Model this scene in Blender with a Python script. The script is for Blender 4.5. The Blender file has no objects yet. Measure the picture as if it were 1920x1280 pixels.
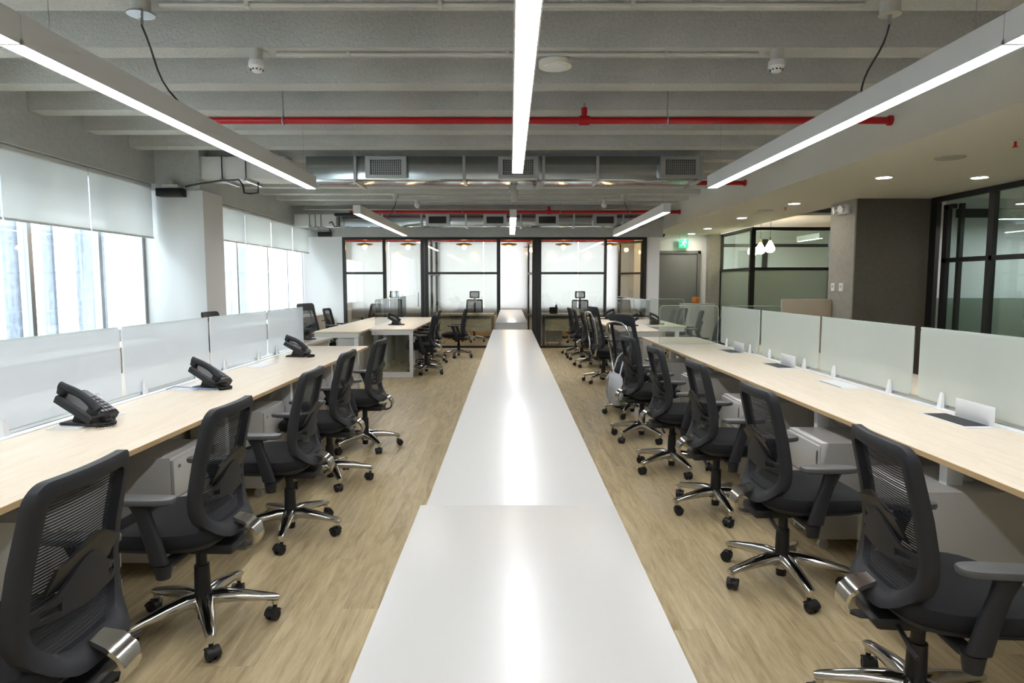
import bpy, bmesh, math, random
from mathutils import Vector, Matrix
random.seed(7)
PI = math.pi
S = bpy.context.scene
COL = S.collection

# ------------------------------------------------------------------ camera, sky, exposure
H = 1.45
FPX = 1220.0
cam_d = bpy.data.cameras.new('camera')
cam = bpy.data.objects.new('camera', cam_d)
COL.objects.link(cam)
cam.location = (0, 0, H)
cam.rotation_euler = (PI/2 - math.atan(108/FPX), 0, 0)
cam_d.sensor_width = 36
cam_d.lens = 36*FPX/1920
cam_d.shift_x = 3.5/1920
cam_d.clip_start = 0.05
S.camera = cam
S.view_settings.view_transform = 'Standard'
S.view_settings.look = 'None'
S.view_settings.exposure = 1.25
S.view_settings.gamma = 1
S.view_settings.use_curve_mapping = False
SKY = 6.6            # overcast daylight
LAMP = 15.0          # linear lamps
W = bpy.data.worlds.new('overcast_sky'); S.world = W
W.use_nodes = True
bg = W.node_tree.nodes['Background']
bg.inputs[0].default_value = (0.86, 0.92, 1.0, 1)
bg.inputs[1].default_value = SKY
try:
    S.cycles.use_denoising = True
    S.cycles.max_bounces = 10
    S.cycles.transparent_max_bounces = 24
    S.cycles.sample_clamp_indirect = 6
    S.cycles.caustics_reflective = False
    S.cycles.caustics_refractive = False
except Exception:
    pass
def portal(name, loc, rot, sx, sy):
    l = bpy.data.lights.new(name, 'AREA'); l.shape = 'RECTANGLE'; l.size = sx; l.size_y = sy
    try: l.cycles.is_portal = True
    except Exception: pass
    o = bpy.data.objects.new(name, l); COL.objects.link(o)
    o.location = loc; o.rotation_euler = rot
    return o
portal('window_portal', (-4.66, 3.0, 1.75), (0, -PI/2, 0), 1.8, 11.0)
portal('window_portal.001', (-4.66, 11.75, 1.75), (0, -PI/2, 0), 1.8, 5.8)
portal('window_portal.002', (-0.6, 18.0, 1.7), (-PI/2, 0, 0), 7.4, 1.9)

# ------------------------------------------------------------------ materials
def lin(c):
    return tuple(((v/255)/12.92 if v/255 <= .04045 else ((v/255+.055)/1.055)**2.4) for v in c)
def newmat(name):
    m = bpy.data.materials.new(name); m.use_nodes = True
    nt = m.node_tree
    return m, nt, nt.nodes['Principled BSDF']
def nd(nt, t, **kw):
    n = nt.nodes.new(t)
    for k, v in kw.items():
        if k.startswith('i_'): n.inputs[k[2:].replace('_', ' ')].default_value = v
        else: setattr(n, k, v)
    return n
def plain(name, rgb, rough=.5, metal=0, var=.04, scale=30, bump=0, spec=.5):
    m, nt, b = newmat(name)
    c = lin(rgb)
    co = nd(nt, 'ShaderNodeTexCoord')
    no = nd(nt, 'ShaderNodeTexNoise', i_Scale=scale, i_Detail=4.0)
    nt.links.new(co.outputs['Object'], no.inputs['Vector'])
    mx = nd(nt, 'ShaderNodeMix', data_type='RGBA')
    mx.inputs[6].default_value = tuple(max(0, v*(1-var)) for v in c)+(1,)
    mx.inputs[7].default_value = tuple(min(1, v*(1+var)) for v in c)+(1,)
    nt.links.new(no.outputs['Fac'], mx.inputs[0])
    nt.links.new(mx.outputs[2], b.inputs['Base Color'])
    b.inputs['Roughness'].default_value = rough
    b.inputs['Metallic'].default_value = metal
    b.inputs['Specular IOR Level'].default_value = spec
    if bump:
        bp = nd(nt, 'ShaderNodeBump', i_Strength=bump, i_Distance=.01)
        nt.links.new(no.outputs['Fac'], bp.inputs['Height'])
        nt.links.new(bp.outputs[0], b.inputs['Normal'])
    return m
def emis(name, rgb, s):
    m, nt, b = newmat(name)
    b.inputs['Base Color'].default_value = lin(rgb)+(1,)
    b.inputs['Emission Color'].default_value = lin(rgb)+(1,)
    b.inputs['Emission Strength'].default_value = s
    return m
def wood(name, dark, light, along='Y', rough=.45, sc=1.0, perobj=False, spec=.3):
    m, nt, b = newmat(name)
    co = nd(nt, 'ShaderNodeTexCoord')
    src = co.outputs['Object']
    if perobj:
        oi = nd(nt, 'ShaderNodeObjectInfo')
        ml = nd(nt, 'ShaderNodeVectorMath', operation='SCALE'); ml.inputs[0].default_value = (31, 17, 5)
        nt.links.new(oi.outputs['Random'], ml.inputs['Scale'])
        ad = nd(nt, 'ShaderNodeVectorMath', operation='ADD')
        nt.links.new(src, ad.inputs[0]); nt.links.new(ml.outputs[0], ad.inputs[1]); src = ad.outputs[0]
    mp = nd(nt, 'ShaderNodeMapping')
    mp.inputs['Scale'].default_value = {'Y': (9*sc, .9*sc, 9*sc), 'X': (.9*sc, 9*sc, 9*sc)}[along]
    nt.links.new(src, mp.inputs['Vector'])
    n1 = nd(nt, 'ShaderNodeTexNoise', i_Scale=1.6, i_Detail=7.0, i_Roughness=.62, i_Distortion=1.3)
    n2 = nd(nt, 'ShaderNodeTexNoise', i_Scale=9.0, i_Detail=3.0, i_Roughness=.7)
    nt.links.new(mp.outputs[0], n1.inputs['Vector']); nt.links.new(mp.outputs[0], n2.inputs['Vector'])
    mm = nd(nt, 'ShaderNodeMix', data_type='FLOAT'); mm.inputs[0].default_value = .3
    nt.links.new(n1.outputs['Fac'], mm.inputs[2]); nt.links.new(n2.outputs['Fac'], mm.inputs[3])
    cr = nd(nt, 'ShaderNodeValToRGB')
    cr.color_ramp.elements[0].position = .33; cr.color_ramp.elements[0].color = lin(dark)+(1,)
    cr.color_ramp.elements[1].position = .62; cr.color_ramp.elements[1].color = lin(light)+(1,)
    nt.links.new(mm.outputs[0], cr.inputs['Fac'])
    out = cr.outputs['Color']
    if perobj:
        hv = nd(nt, 'ShaderNodeHueSaturation')
        mr = nd(nt, 'ShaderNodeMapRange'); mr.inputs[3].default_value = .93; mr.inputs[4].default_value = 1.06
        nt.links.new(oi.outputs['Random'], mr.inputs[0]); nt.links.new(mr.outputs[0], hv.inputs['Value'])
        nt.links.new(out, hv.inputs['Color']); out = hv.outputs[0]
    nt.links.new(out, b.inputs['Base Color'])
    b.inputs['Roughness'].default_value = rough
    b.inputs['Specular IOR Level'].default_value = spec
    return m
def glass(name, tint=(.93, .97, .95), refl=.08):
    m, nt, b = newmat(name); nt.nodes.remove(b)
    o = nt.nodes['Material Output']
    t = nd(nt, 'ShaderNodeBsdfTransparent'); t.inputs[0].default_value = tint+(1,)
    g = nd(nt, 'ShaderNodeBsdfGlossy', i_Roughness=.02)
    lw = nd(nt, 'ShaderNodeLayerWeight', i_Blend=.35)
    mr = nd(nt, 'ShaderNodeMapRange'); mr.inputs[3].default_value = refl; mr.inputs[4].default_value = .75
    pw = nd(nt, 'ShaderNodeMath', operation='POWER'); pw.inputs[1].default_value = 2.2
    nt.links.new(lw.outputs['Facing'], pw.inputs[0]); nt.links.new(pw.outputs[0], mr.inputs[0])
    mx = nd(nt, 'ShaderNodeMixShader')
    nt.links.new(mr.outputs[0], mx.inputs[0]); nt.links.new(t.outputs[0], mx.inputs[1]); nt.links.new(g.outputs[0], mx.inputs[2])
    nt.links.new(mx.outputs[0], o.inputs[0])
    return m
def frosted(name, rgb, clear=.3, trans=.55, tint=(.9, .96, .94)):
    m, nt, b = newmat(name); nt.nodes.remove(b)
    o = nt.nodes['Material Output']
    c = lin(rgb)+(1,)
    d = nd(nt, 'ShaderNodeBsdfDiffuse'); d.inputs[0].default_value = c
    t = nd(nt, 'ShaderNodeBsdfTranslucent'); t.inputs[0].default_value = c
    g = nd(nt, 'ShaderNodeBsdfGlossy', i_Roughness=.12)
    x = nd(nt, 'ShaderNodeBsdfTransparent'); x.inputs[0].default_value = tint+(1,)
    a = nd(nt, 'ShaderNodeMixShader'); a.inputs[0].default_value = trans
    nt.links.new(d.outputs[0], a.inputs[1]); nt.links.new(t.outputs[0], a.inputs[2])
    e = nd(nt, 'ShaderNodeMixShader'); e.inputs[0].default_value = clear
    nt.links.new(a.outputs[0], e.inputs[1]); nt.links.new(x.outputs[0], e.inputs[2])
    f = nd(nt, 'ShaderNodeMixShader'); f.inputs[0].default_value = .06
    nt.links.new(e.outputs[0], f.inputs[1]); nt.links.new(g.outputs[0], f.inputs[2])
    nt.links.new(f.outputs[0], o.inputs[0])
    return m
def concrete(name, a, b_, sc=28, bump=.5, rough=.9, blot=1.2):
    m, nt, b = newmat(name)
    co = nd(nt, 'ShaderNodeTexCoord')
    n1 = nd(nt, 'ShaderNodeTexNoise', i_Scale=sc, i_Detail=6.0, i_Roughness=.7)
    n2 = nd(nt, 'ShaderNodeTexNoise', i_Scale=blot, i_Detail=4.0)
    for n in (n1, n2): nt.links.new(co.outputs['Object'], n.inputs['Vector'])
    mm = nd(nt, 'ShaderNodeMix', data_type='FLOAT'); mm.inputs[0].default_value = .5
    nt.links.new(n1.outputs['Fac'], mm.inputs[2]); nt.links.new(n2.outputs['Fac'], mm.inputs[3])
    cr = nd(nt, 'ShaderNodeValToRGB')
    cr.color_ramp.elements[0].position = .3; cr.color_ramp.elements[0].color = lin(a)+(1,)
    cr.color_ramp.elements[1].position = .7; cr.color_ramp.elements[1].color = lin(b_)+(1,)
    nt.links.new(mm.outputs[0], cr.inputs['Fac'])
    nt.links.new(cr.outputs[0], b.inputs['Base Color'])
    b.inputs['Roughness'].default_value = rough
    b.inputs['Specular IOR Level'].default_value = .2
    bp = nd(nt, 'ShaderNodeBump', i_Strength=bump, i_Distance=.035)
    nt.links.new(n1.outputs['Fac'], bp.inputs['Height']); nt.links.new(bp.outputs[0], b.inputs['Normal'])
    return m
def meshcloth(name, rgb, period, clear):
    m, nt, b = newmat(name)
    o = nt.nodes['Material Output']
    b.inputs['Base Color'].default_value = lin(rgb)+(1,); b.inputs['Roughness'].default_value = .7
    co = nd(nt, 'ShaderNodeTexCoord'); sx = nd(nt, 'ShaderNodeSeparateXYZ')
    nt.links.new(co.outputs['Object'], sx.inputs[0])
    ad = nd(nt, 'ShaderNodeMath', operation='MULTIPLY'); ad.inputs[1].default_value = 1/period
    nt.links.new(sx.outputs['Z'], ad.inputs[0])
    fr = nd(nt, 'ShaderNodeMath', operation='FRACT'); nt.links.new(ad.outputs[0], fr.inputs[0])
    gt = nd(nt, 'ShaderNodeMath', operation='LESS_THAN'); gt.inputs[1].default_value = .42
    nt.links.new(fr.outputs[0], gt.inputs[0])
    ml = nd(nt, 'ShaderNodeMath', operation='MULTIPLY'); ml.inputs[1].default_value = clear
    nt.links.new(gt.outputs[0], ml.inputs[0])
    t = nd(nt, 'ShaderNodeBsdfTransparent'); mx = nd(nt, 'ShaderNodeMixShader')
    nt.links.new(ml.outputs[0], mx.inputs[0]); nt.links.new(b.outputs[0], mx.inputs[1]); nt.links.new(t.outputs[0], mx.inputs[2])
    nt.links.new(mx.outputs[0], o.inputs[0])
    return m

def facade(name):
    m, nt, b = newmat(name)
    co = nd(nt, 'ShaderNodeTexCoord')
    mp = nd(nt, 'ShaderNodeMapping'); mp.inputs['Scale'].default_value = (1, 1.6, .07)
    nt.links.new(co.outputs['Object'], mp.inputs['Vector'])
    n1 = nd(nt, 'ShaderNodeTexNoise', i_Scale=2.2, i_Detail=5.0, i_Roughness=.6)
    n2 = nd(nt, 'ShaderNodeTexNoise', i_Scale=6.0, i_Detail=8.0, i_Roughness=.8)
    nt.links.new(mp.outputs[0], n1.inputs['Vector']); nt.links.new(co.outputs['Object'], n2.inputs['Vector'])
    mm = nd(nt, 'ShaderNodeMix', data_type='FLOAT'); mm.inputs[0].default_value = .45
    nt.links.new(n1.outputs['Fac'], mm.inputs[2]); nt.links.new(n2.outputs['Fac'], mm.inputs[3])
    cr = nd(nt, 'ShaderNodeValToRGB')
    cr.color_ramp.elements[0].position = .36; cr.color_ramp.elements[0].color = lin((50, 56, 67))+(1,)
    cr.color_ramp.elements[1].position = .62; cr.color_ramp.elements[1].color = lin((104, 110, 122))+(1,)
    nt.links.new(mm.outputs[0], cr.inputs['Fac']); nt.links.new(cr.outputs[0], b.inputs['Base Color'])
    b.inputs['Roughness'].default_value = .9
    return m
M = dict(
    floor=wood('oak_vinyl', (154, 135, 100), (200, 183, 144), 'Y', .42, 1.0, True, .25),
    desk=wood('pale_maple', (214, 200, 176), (227, 215, 195), 'Y', .38, 1.4, False, .35),
    edge=plain('maple_edge', (196, 168, 124), .5),
    roomwood=wood('grey_oak', (150, 140, 112), (186, 172, 138), 'X', .5, 1.0),
    tanwood=wood('tan_oak', (190, 150, 100), (214, 176, 124), 'X', .5, 1.0),
    white=plain('white_laminate', (184, 183, 178), .30, var=.01, scale=60),
    whitepaint=plain('white_paint', (232, 233, 234), .6, var=.015, scale=4),
    offwhite=plain('offwhite_gypsum', (230, 228, 220), .7, var=.015, scale=4),
    steelwhite=plain('white_steel', (222, 224, 224), .4, var=.01),
    greypanel=plain('grey_laminate', (186, 184, 178), .55, var=.02),
    beige=plain('beige_laminate', (186, 174, 156), .5, var=.02),
    plastic=plain('black_plastic', (26, 27, 29), .45, var=.08, scale=200, spec=.4),
    dark=plain('dark_grey_plastic', (33, 34, 37), .55, var=.06, scale=300, spec=.35),
    pad=plain('armrest_pad', (72, 72, 72), .38, var=.05, scale=300),
    fabric=plain('black_fabric', (15, 16, 18), .95, var=.25, scale=500, bump=.3),
    chrome=plain('polished_aluminium', (205, 203, 198), .13, 1.0, .02),
    satin=plain('satin_aluminium', (190, 192, 196), .3, 1.0, .02),
    mesh=meshcloth('back_mesh', (26, 27, 30), .009, .62),
    mesh2=meshcloth('grey_back_mesh', (70, 72, 76), .011, .5),
    rubber=plain('caster_rubber', (20, 20, 22), .5, var=.1),
    conc=concrete('ribbed_concrete', (208, 210, 208), (243, 244, 242), 42, .9),
    beam=concrete('beam_concrete', (186, 189, 191), (214, 217, 218), 20, .4),
    darkwall=concrete('dark_plaster', (88, 84, 78), (110, 105, 98), 18, .2, .85, 1.0),
    lightcol=concrete('light_cement', (150, 146, 138), (176, 172, 164), 14, .15, .8, 1.0),
    galv=plain('galvanised_sheet', (184, 190, 192), .17, .9, .08, 9),
    galv2=plain('galvanised_flange', (196, 200, 202), .35, .8, .05, 20),
    red=plain('red_pipe_paint', (186, 18, 30), .35),
    frame=plain('black_steel', (26, 25, 25), .45, var=.06),
    glass=glass('clear_glass'),
    roomglass=glass('partition_glass', (.95, .97, .96), .085),
    screenglass=glass('clear_screen_glass', (.92, .955, .965), .16),
    greenglass=glass('greenish_glass', (.80, .90, .86), .08),
    frostR=frosted('frosted_screen_glass', (243, 249, 245), .38, .5, (.94, .98, .96)),
    frostL=frosted('frosted_screen_glass_daylit', (251, 252, 254), .36, .86, (.95, .97, 1)),  # same screen glass, daylight from behind put into a paler, bluer colour
    frostG=frosted('frosted_partition_glass', (170, 182, 170), .12, .4),
    blind=frosted('blind_fabric', (236, 236, 234), .06, .6, (1, 1, 1)),
    brightblind=frosted('white_blind_fabric', (177, 176, 173), .008, .72, (1, 1, 1)),
    lamp=emis('lamp_diffuser', (249, 250, 255), LAMP),
    down=emis('downlight_diffuser', (255, 248, 232), 45),
    bulb=emis('warm_bulb', (255, 206, 120), 60),
    globe=emis('globe_bulb', (255, 232, 190), 14),
    gold=plain('brass_inside', (226, 168, 60), .3, .9),
    lampbody=plain('lamp_housing', (234, 235, 236), .4, var=.01),
    grid=plain('grille_dark', (44, 46, 44), .6),
    doorgrey=plain('grey_door', (118, 119, 121), .5, var=.02),
    green=emis('exit_green', (40, 180, 125), .45),
    signwhite=emis('exit_white', (215, 245, 230), .4),
    orange=plain('orange_glaze', (190, 110, 30), .4),
    ext=facade('streaked_render'),
    ground=plain('pale_paving', (210, 210, 206), .9),
    bag=plain('light_grey_canvas', (196, 200, 206), .8, bump=.2),
    cable=plain('dark_cable', (40, 42, 44), .5),
    greycable=plain('conduit_grey', (198, 198, 192), .5),
    wall=plain('wall_white', (236, 237, 238), .7, var=.01, scale=3),
    key=plain('key_metal', (150, 140, 110), .3, 1.0),
)

# ------------------------------------------------------------------ builders
class MB:
    def __init__(s): s.bm = bmesh.new()
    def box(s, x0, x1, y0, y1, z0, z1, bev=0, seg=2, mat=None):
        r = bmesh.ops.create_cube(s.bm, size=1)
        vs = r['verts']
        bmesh.ops.scale(s.bm, vec=(abs(x1-x0), abs(y1-y0), abs(z1-z0)), verts=vs)
        if bev:
            es = list({e for v in vs for e in v.link_edges})
            rb = bmesh.ops.bevel(s.bm, geom=es, offset=bev, segments=seg, affect='EDGES', profile=.5)
            vs = list({v for f in rb['faces'] for v in f.verts} | {v for v in vs if v.is_valid})
        if mat is not None: bmesh.ops.transform(s.bm, matrix=mat, verts=vs)
        bmesh.ops.translate(s.bm, vec=((x0+x1)/2, (y0+y1)/2, (z0+z1)/2), verts=vs)
        return s
    def cone(s, p0, p1, r0, r1=None, n=14, caps=True):
        p0 = Vector(p0); p1 = Vector(p1); r1 = r0 if r1 is None else r1
        d = p1-p0; q = d.to_track_quat('Z', 'Y')
        a = []
        for p, r in ((p0, r0), (p1, r1)):
            a.append([s.bm.verts.new(p + q @ Vector((r*math.cos(2*PI*i/n), r*math.sin(2*PI*i/n), 0))) for i in range(n)])
        for i in range(n):
            s.bm.faces.new((a[0][i], a[0][(i+1) % n], a[1][(i+1) % n], a[1][i]))
        if caps:
            s.bm.faces.new(list(reversed(a[0]))); s.bm.faces.new(a[1])
        return s
    def tube(s, pts, r, n=8, sx=1, closed=False, up=(0, 0, 1)):
        pts = [Vector(p) for p in pts]; rings = []; m = len(pts)
        for i, p in enumerate(pts):
            if closed: t = pts[(i+1) % m]-pts[i-1]
            else: t = pts[min(i+1, m-1)]-pts[max(i-1, 0)]
            t.normalize()
            u = Vector(up)
            if abs(t.dot(u)) > .97: u = Vector((1, 0, 0)) if abs(t.x) < .9 else Vector((0, 1, 0))
            a = t.cross(u).normalized(); b = a.cross(t).normalized()
            rr = r[i] if isinstance(r, (list, tuple)) else r
            rings.append([s.bm.verts.new(p + a*(rr*sx*math.cos(2*PI*k/n)) + b*(rr*math.sin(2*PI*k/n))) for k in range(n)])
        for i in range(m if closed else m-1):
            A, B = rings[i], rings[(i+1) % m]
            for k in range(n): s.bm.faces.new((A[k], A[(k+1) % n], B[(k+1) % n], B[k]))
        if not closed:
            s.bm.faces.new(list(reversed(rings[0]))); s.bm.faces.new(rings[-1])
        return s
    def loft(s, loops, cap0=True, cap1=True, closed=True):
        R = [[s.bm.verts.new(p) for p in L] for L in loops]
        n = len(R[0])
        for A, B in zip(R, R[1:]):
            for k in range(n if closed else n-1): s.bm.faces.new((A[k], A[(k+1) % n], B[(k+1) % n], B[k]))
        if cap0: s.bm.faces.new(list(reversed(R[0])))
        if cap1: s.bm.faces.new(R[-1])
        return s
    def ribbon(s, path, th, hw, axis='X'):
        """strip: a path in the (y, z) plane with thickness th, extruded along x between -hw and hw (hw may be a list)"""
        pts = [Vector((0, p[0], p[1])) for p in path]; A = []; m = len(pts)
        for i, p in enumerate(pts):
            t = (pts[min(i+1, m-1)]-pts[max(i-1, 0)]).normalized(); nrm = Vector((0, -t.z, t.y))*(th/2)
            w = hw[i] if isinstance(hw, (list, tuple)) else hw
            A.append([s.bm.verts.new(q) for q in (p+nrm+Vector((-w, 0, 0)), p+nrm+Vector((w, 0, 0)), p-nrm+Vector((w, 0, 0)), p-nrm+Vector((-w, 0, 0)))])
        for P, Q in zip(A, A[1:]):
            for k in range(4): s.bm.faces.new((P[k], P[(k+1) % 4], Q[(k+1) % 4], Q[k]))
        s.bm.faces.new(list(reversed(A[0]))); s.bm.faces.new(A[-1])
        return s
    def prism(s, poly, f0, f1):
        """poly of (a, b); f0/f1 map (a, b) to the two end positions"""
        A = [s.bm.verts.new(f0(*p)) for p in poly]; B = [s.bm.verts.new(f1(*p)) for p in poly]; n = len(poly)
        s.bm.faces.new(A); s.bm.faces.new(list(reversed(B)))
        for i in range(n): s.bm.faces.new((A[i], B[i], B[(i+1) % n], A[(i+1) % n]))
        return s
    def build(s, name, mat, parent=None, smooth=35):
        bmesh.ops.recalc_face_normals(s.bm, faces=s.bm.faces)
        me = bpy.data.meshes.new(name); s.bm.to_mesh(me); s.bm.free()
        me.materials.append(mat)
        if smooth:
            me.polygons.foreach_set('use_smooth', [True]*len(me.polygons))
            me.set_sharp_from_angle(angle=math.radians(smooth))
        o = bpy.data.objects.new(name, me); COL.objects.link(o)
        if parent is not None: o.parent = parent
        return o
def tag(o, label, cat, group=None, kind=None):
    o['label'] = label; o['category'] = cat
    if group: o['group'] = group
    if kind: o['kind'] = kind
    return o
def empty(name, loc, rz, label, cat, group=None):
    o = bpy.data.objects.new(name, None); COL.objects.link(o)
    o.empty_display_size = .1
    o.location = loc; o.rotation_euler = (0, 0, rz)
    return tag(o, label, cat, group)
def struct(o): o['kind'] = 'structure'; return o
def copy_tree(o, parent=None):
    c = o.copy(); COL.objects.link(c); c.parent = parent
    for ch in list(o.children): copy_tree(ch, c)
    return c
def place(proto, used, loc, rz, label, group=None):
    r = proto if not used else copy_tree(proto)
    used.append(1)
    r.location = loc; r.rotation_euler = (0, 0, rz); r['label'] = label
    if group: r['group'] = group
    elif 'group' in r: del r['group']
    return r
def boxo(name, mat, x0, x1, y0, y1, z0, z1, parent=None, bev=0, smooth=35):
    return MB().box(x0, x1, y0, y1, z0, z1, bev).build(name, mat, parent, smooth)
def rrect(hw, z0, z1, rt, rb, n=6):
    pts = []
    for cx, cz, a0, r in ((hw-rb, z0+rb, -PI/2, rb), (hw-rt, z1-rt, 0, rt), (-hw+rt, z1-rt, PI/2, rt), (-hw+rb, z0+rb, PI, rb)):
        for i in range(n+1):
            a = a0 + PI/2*i/n
            pts.append((cx+r*math.cos(a), cz+r*math.sin(a)))
    return pts

# ------------------------------------------------------------------ room shell
floor = struct(boxo('floor', M['floor'], -5.2, 10.0, -2.6, 18.2, -.12, -.003, smooth=0))
PW, PL = .225, 1.5
pm = None; row = 0
x = -3.0
while x < 3.05:
    y = .6 - (row*.53 % PL)
    while y < 14.6:
        if pm is None:
            p = MB().box(-PW/2+.0004, PW/2-.0004, -PL/2+.0004, PL/2-.0004, -.003, 0).build('plank', M['floor'], floor, 0); pm = p.data
        else:
            p = bpy.data.objects.new('plank', pm); COL.objects.link(p); p.parent = floor
        p.location = (x+PW/2, y+PL/2, 0)
        y += PL
    x += PW; row += 1

ceiling = struct(boxo('ceiling', M['conc'], -5.0, 10.0, -2.6, 18.2, 3.42, 3.6, smooth=0))
rib_m = None
for k in range(-3, 18):
    y = .65 + .8*k
    if rib_m is None:
        prof = [(-.07, 3.05), (.135, 3.05), (.142, 3.425), (-.078, 3.425)]
        r = MB().prism(prof, lambda a, b: (-4.46, a, b), lambda a, b: (3.4, a, b)).build('ceiling_rib', M['conc'], ceiling, 0); rib_m = r.data
    else:
        r = bpy.data.objects.new('ceiling_rib', rib_m); COL.objects.link(r); r.parent = ceiling
    r.location = (0, y+.135-.135, 0)

# window side
struct(boxo('trim_1', M['beam'], -4.80, -4.46, -2.6, 14.6, 2.70, 3.42, smooth=0))['label'] = 'long raw concrete beam above the window blinds'
struct(boxo('trim_2', M['beam'], -4.80, 3.40, 14.62, 14.9, 2.49, 3.42, smooth=0))['label'] = 'concrete beam above the glazed office fronts'
struct(boxo('wall_left', M['whitepaint'], -4.80, -4.56, -2.6, 14.73, 0, .86, smooth=0))
def column(name, y0, y1):
    o = boxo(name, M['whitepaint'], -4.85, -3.86, y0, y1, 0, 2.62, None, .006)
    boxo('column_head', M['beam'], -4.85, -3.90, y0+.02, y1-.02, 2.62, 3.42, o)
    return struct(o)
column('trim_3', 8.30, 8.86)['label'] = 'white painted square column between the two window bays'
struct(boxo('wall_front', M['wall'], -5.0, 10.0, -2.7, -2.55, 0, 3.42, smooth=0))
struct(boxo('wall_end', M['wall'], -4.80, -3.76, 14.70, 14.86, 0, 2.49, smooth=0))

def window(n, y0, y1, mull):
    f = MB()
    for y in [y0+.03, y1-.03]+mull: f.box(-4.70, -4.62, y-.028, y+.028, .86, 2.7)
    for z in (.88, 2.66): f.box(-4.70, -4.62, y0, y1, z-.03, z+.03)
    o = f.build('window_%d' % n, M['satin'], None, 0); struct(o)
    ys = [y0+.03]+mull+[y1-.03]
    for a, b in zip(ys, ys[1:]): boxo('pane', M['glass'], -4.664, -4.656, a+.028, b-.028, .91, 2.63, o, smooth=0)
    return o
window(1, -2.5, 8.3, [-1.2, 0.1, 1.4, 2.7, 3.9, 5.1, 6.32, 7.4])
window(2, 8.86, 14.6, [9.7, 11.1, 12.5, 13.6])
# neighbouring building seen through the panes
e = MB().box(-12.4, -12, -8, 30, -6, 9)
eb = e.build('neighbour_building', M['ext'], None, 0)
for i, y in enumerate([3.5, 7.2, 9.6, 11.2, 12.6, 14.2, 16.0, 19.4, 21.0, 23.5, 26.0]):
    boxo('pilaster', M['greypanel'], -12.0, -11.8, y, y+.5+.25*(i % 3), -6, 9, eb, smooth=0)
for y in (8.1, 17.2, 22.1):
    boxo('window_strip', M['galv'], -12.0, -11.95, y, y+.8, -6, 9, eb, smooth=0)
tag(eb, 'pale rendered building facade seen hazily through the window panes', 'building')

struct(boxo('ground', M['ground'], -60, -4.9, -40, 60, -6.2, -6.0, smooth=0))
# gypsum bulkhead, soffit, corridor side
sof = MB()
sof.box(3.40, 5.05, 9.33, 16.3, 2.65, 2.70)
sof.box(3.40, 10.0, -2.6, 9.33, 2.65, 2.70)
sof.box(3.40, 3.46, -2.6, 16.3, 2.70, 3.42)
sof.box(5.00, 5.05, 9.34, 16.3, 2.70, 3.42)
struct(sof.build('ceiling_soffit', M['offwhite'], None, 0))
struct(boxo('wall_right', M['darkwall'], 4.91, 6.0, 9.33, 9.60, 0, 2.66, smooth=0))
lc = struct(boxo('trim_4', M['lightcol'], 4.89, 5.10, 9.335, 10.05, 0, 2.66, smooth=0))
lc['label'] = 'light cement side of the dark column'
struct(boxo('wall_outer', M['wall'], 9.9, 10.1, -2.6, 18.2, 0, 3.42, smooth=0))
struct(boxo('wall_door_side', M['wall'], 3.10, 5.2, 16.20, 16.40, 0, 2.66, smooth=0))
struct(boxo('wall_office_end', M['wall'], 3.06, 3.36, 14.75, 16.2, 0, 2.66, smooth=0))
struct(boxo('wall_corridor', M['lightcol'], 4.85, 5.14, 16.0, 16.25, 0, 2.66, smooth=0))

# door
d = MB()
d.box(3.40, 3.47, 16.13, 16.22, 0, 2.26); d.box(4.62, 4.69, 16.13, 16.22, 0, 2.26); d.box(3.40, 4.69, 16.13, 16.22, 2.19, 2.26)
door = struct(d.build('door_1', M['doorgrey'], None, 0))
boxo('door_leaf', M['doorgrey'], 3.475, 4.615, 16.16, 16.21, .01, 2.185, door, .004)
h = MB().tube([(3.55, 16.15, 1.02), (3.55, 16.09, 1.02), (3.67, 16.09, 1.02)], .011).build('door_handle', M['satin'], door)

# ------------------------------------------------------------------ glazed office fronts at the far end
YP = 14.73
fr = bpy.data.objects.new('wall_back', None); COL.objects.link(fr); fr['kind'] = 'structure'
def bar(x0, x1, y0, y1, z0, z1, name='frame_bar', par=None): return boxo(name, M['frame'], x0, x1, y0, y1, z0, z1, par or fr, smooth=0)
bar(-3.76, 3.06, YP-.035, YP+.035, 2.43, 2.49, 'head_rail')
for a, b in ((-3.76, -3.69), (-2.86, -2.79), (-2.01, -1.93), (-1.92, -1.84), (-.30, -.22), (.52, .60), (.61, .70), (2.11, 2.17), (2.98, 3.06)):
    bar(a, b, YP-.035, YP+.035, 0, 2.43, 'post')
for a, b in ((-3.69, -2.86), (-1.84, -.30), (.70, 2.11)):
    bar(a, b, YP-.025, YP+.025, 1.665, 1.715, 'mid_rail'); bar(a, b, YP-.03, YP+.03, 0.0, .05, 'bottom_rail')
    boxo('pane', M['roomglass'], a, b, YP-.004, YP+.004, .05, 1.665, fr, smooth=0)
    boxo('pane', M['roomglass'], a, b, YP-.004, YP+.004, 1.715, 2.43, fr, smooth=0)
# frameless glass door into the first office
dd = boxo('door_2', M['roomglass'], -2.785, -2.015, YP-.006, YP+.006, .02, 2.42, smooth=0); struct(dd)
MB().tube([(-2.07, YP-.01, .95), (-2.07, YP-.06, .95), (-2.07, YP-.06, 1.25), (-2.07, YP-.01, 1.25)], .012).build('door_handle', M['satin'], dd)
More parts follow.
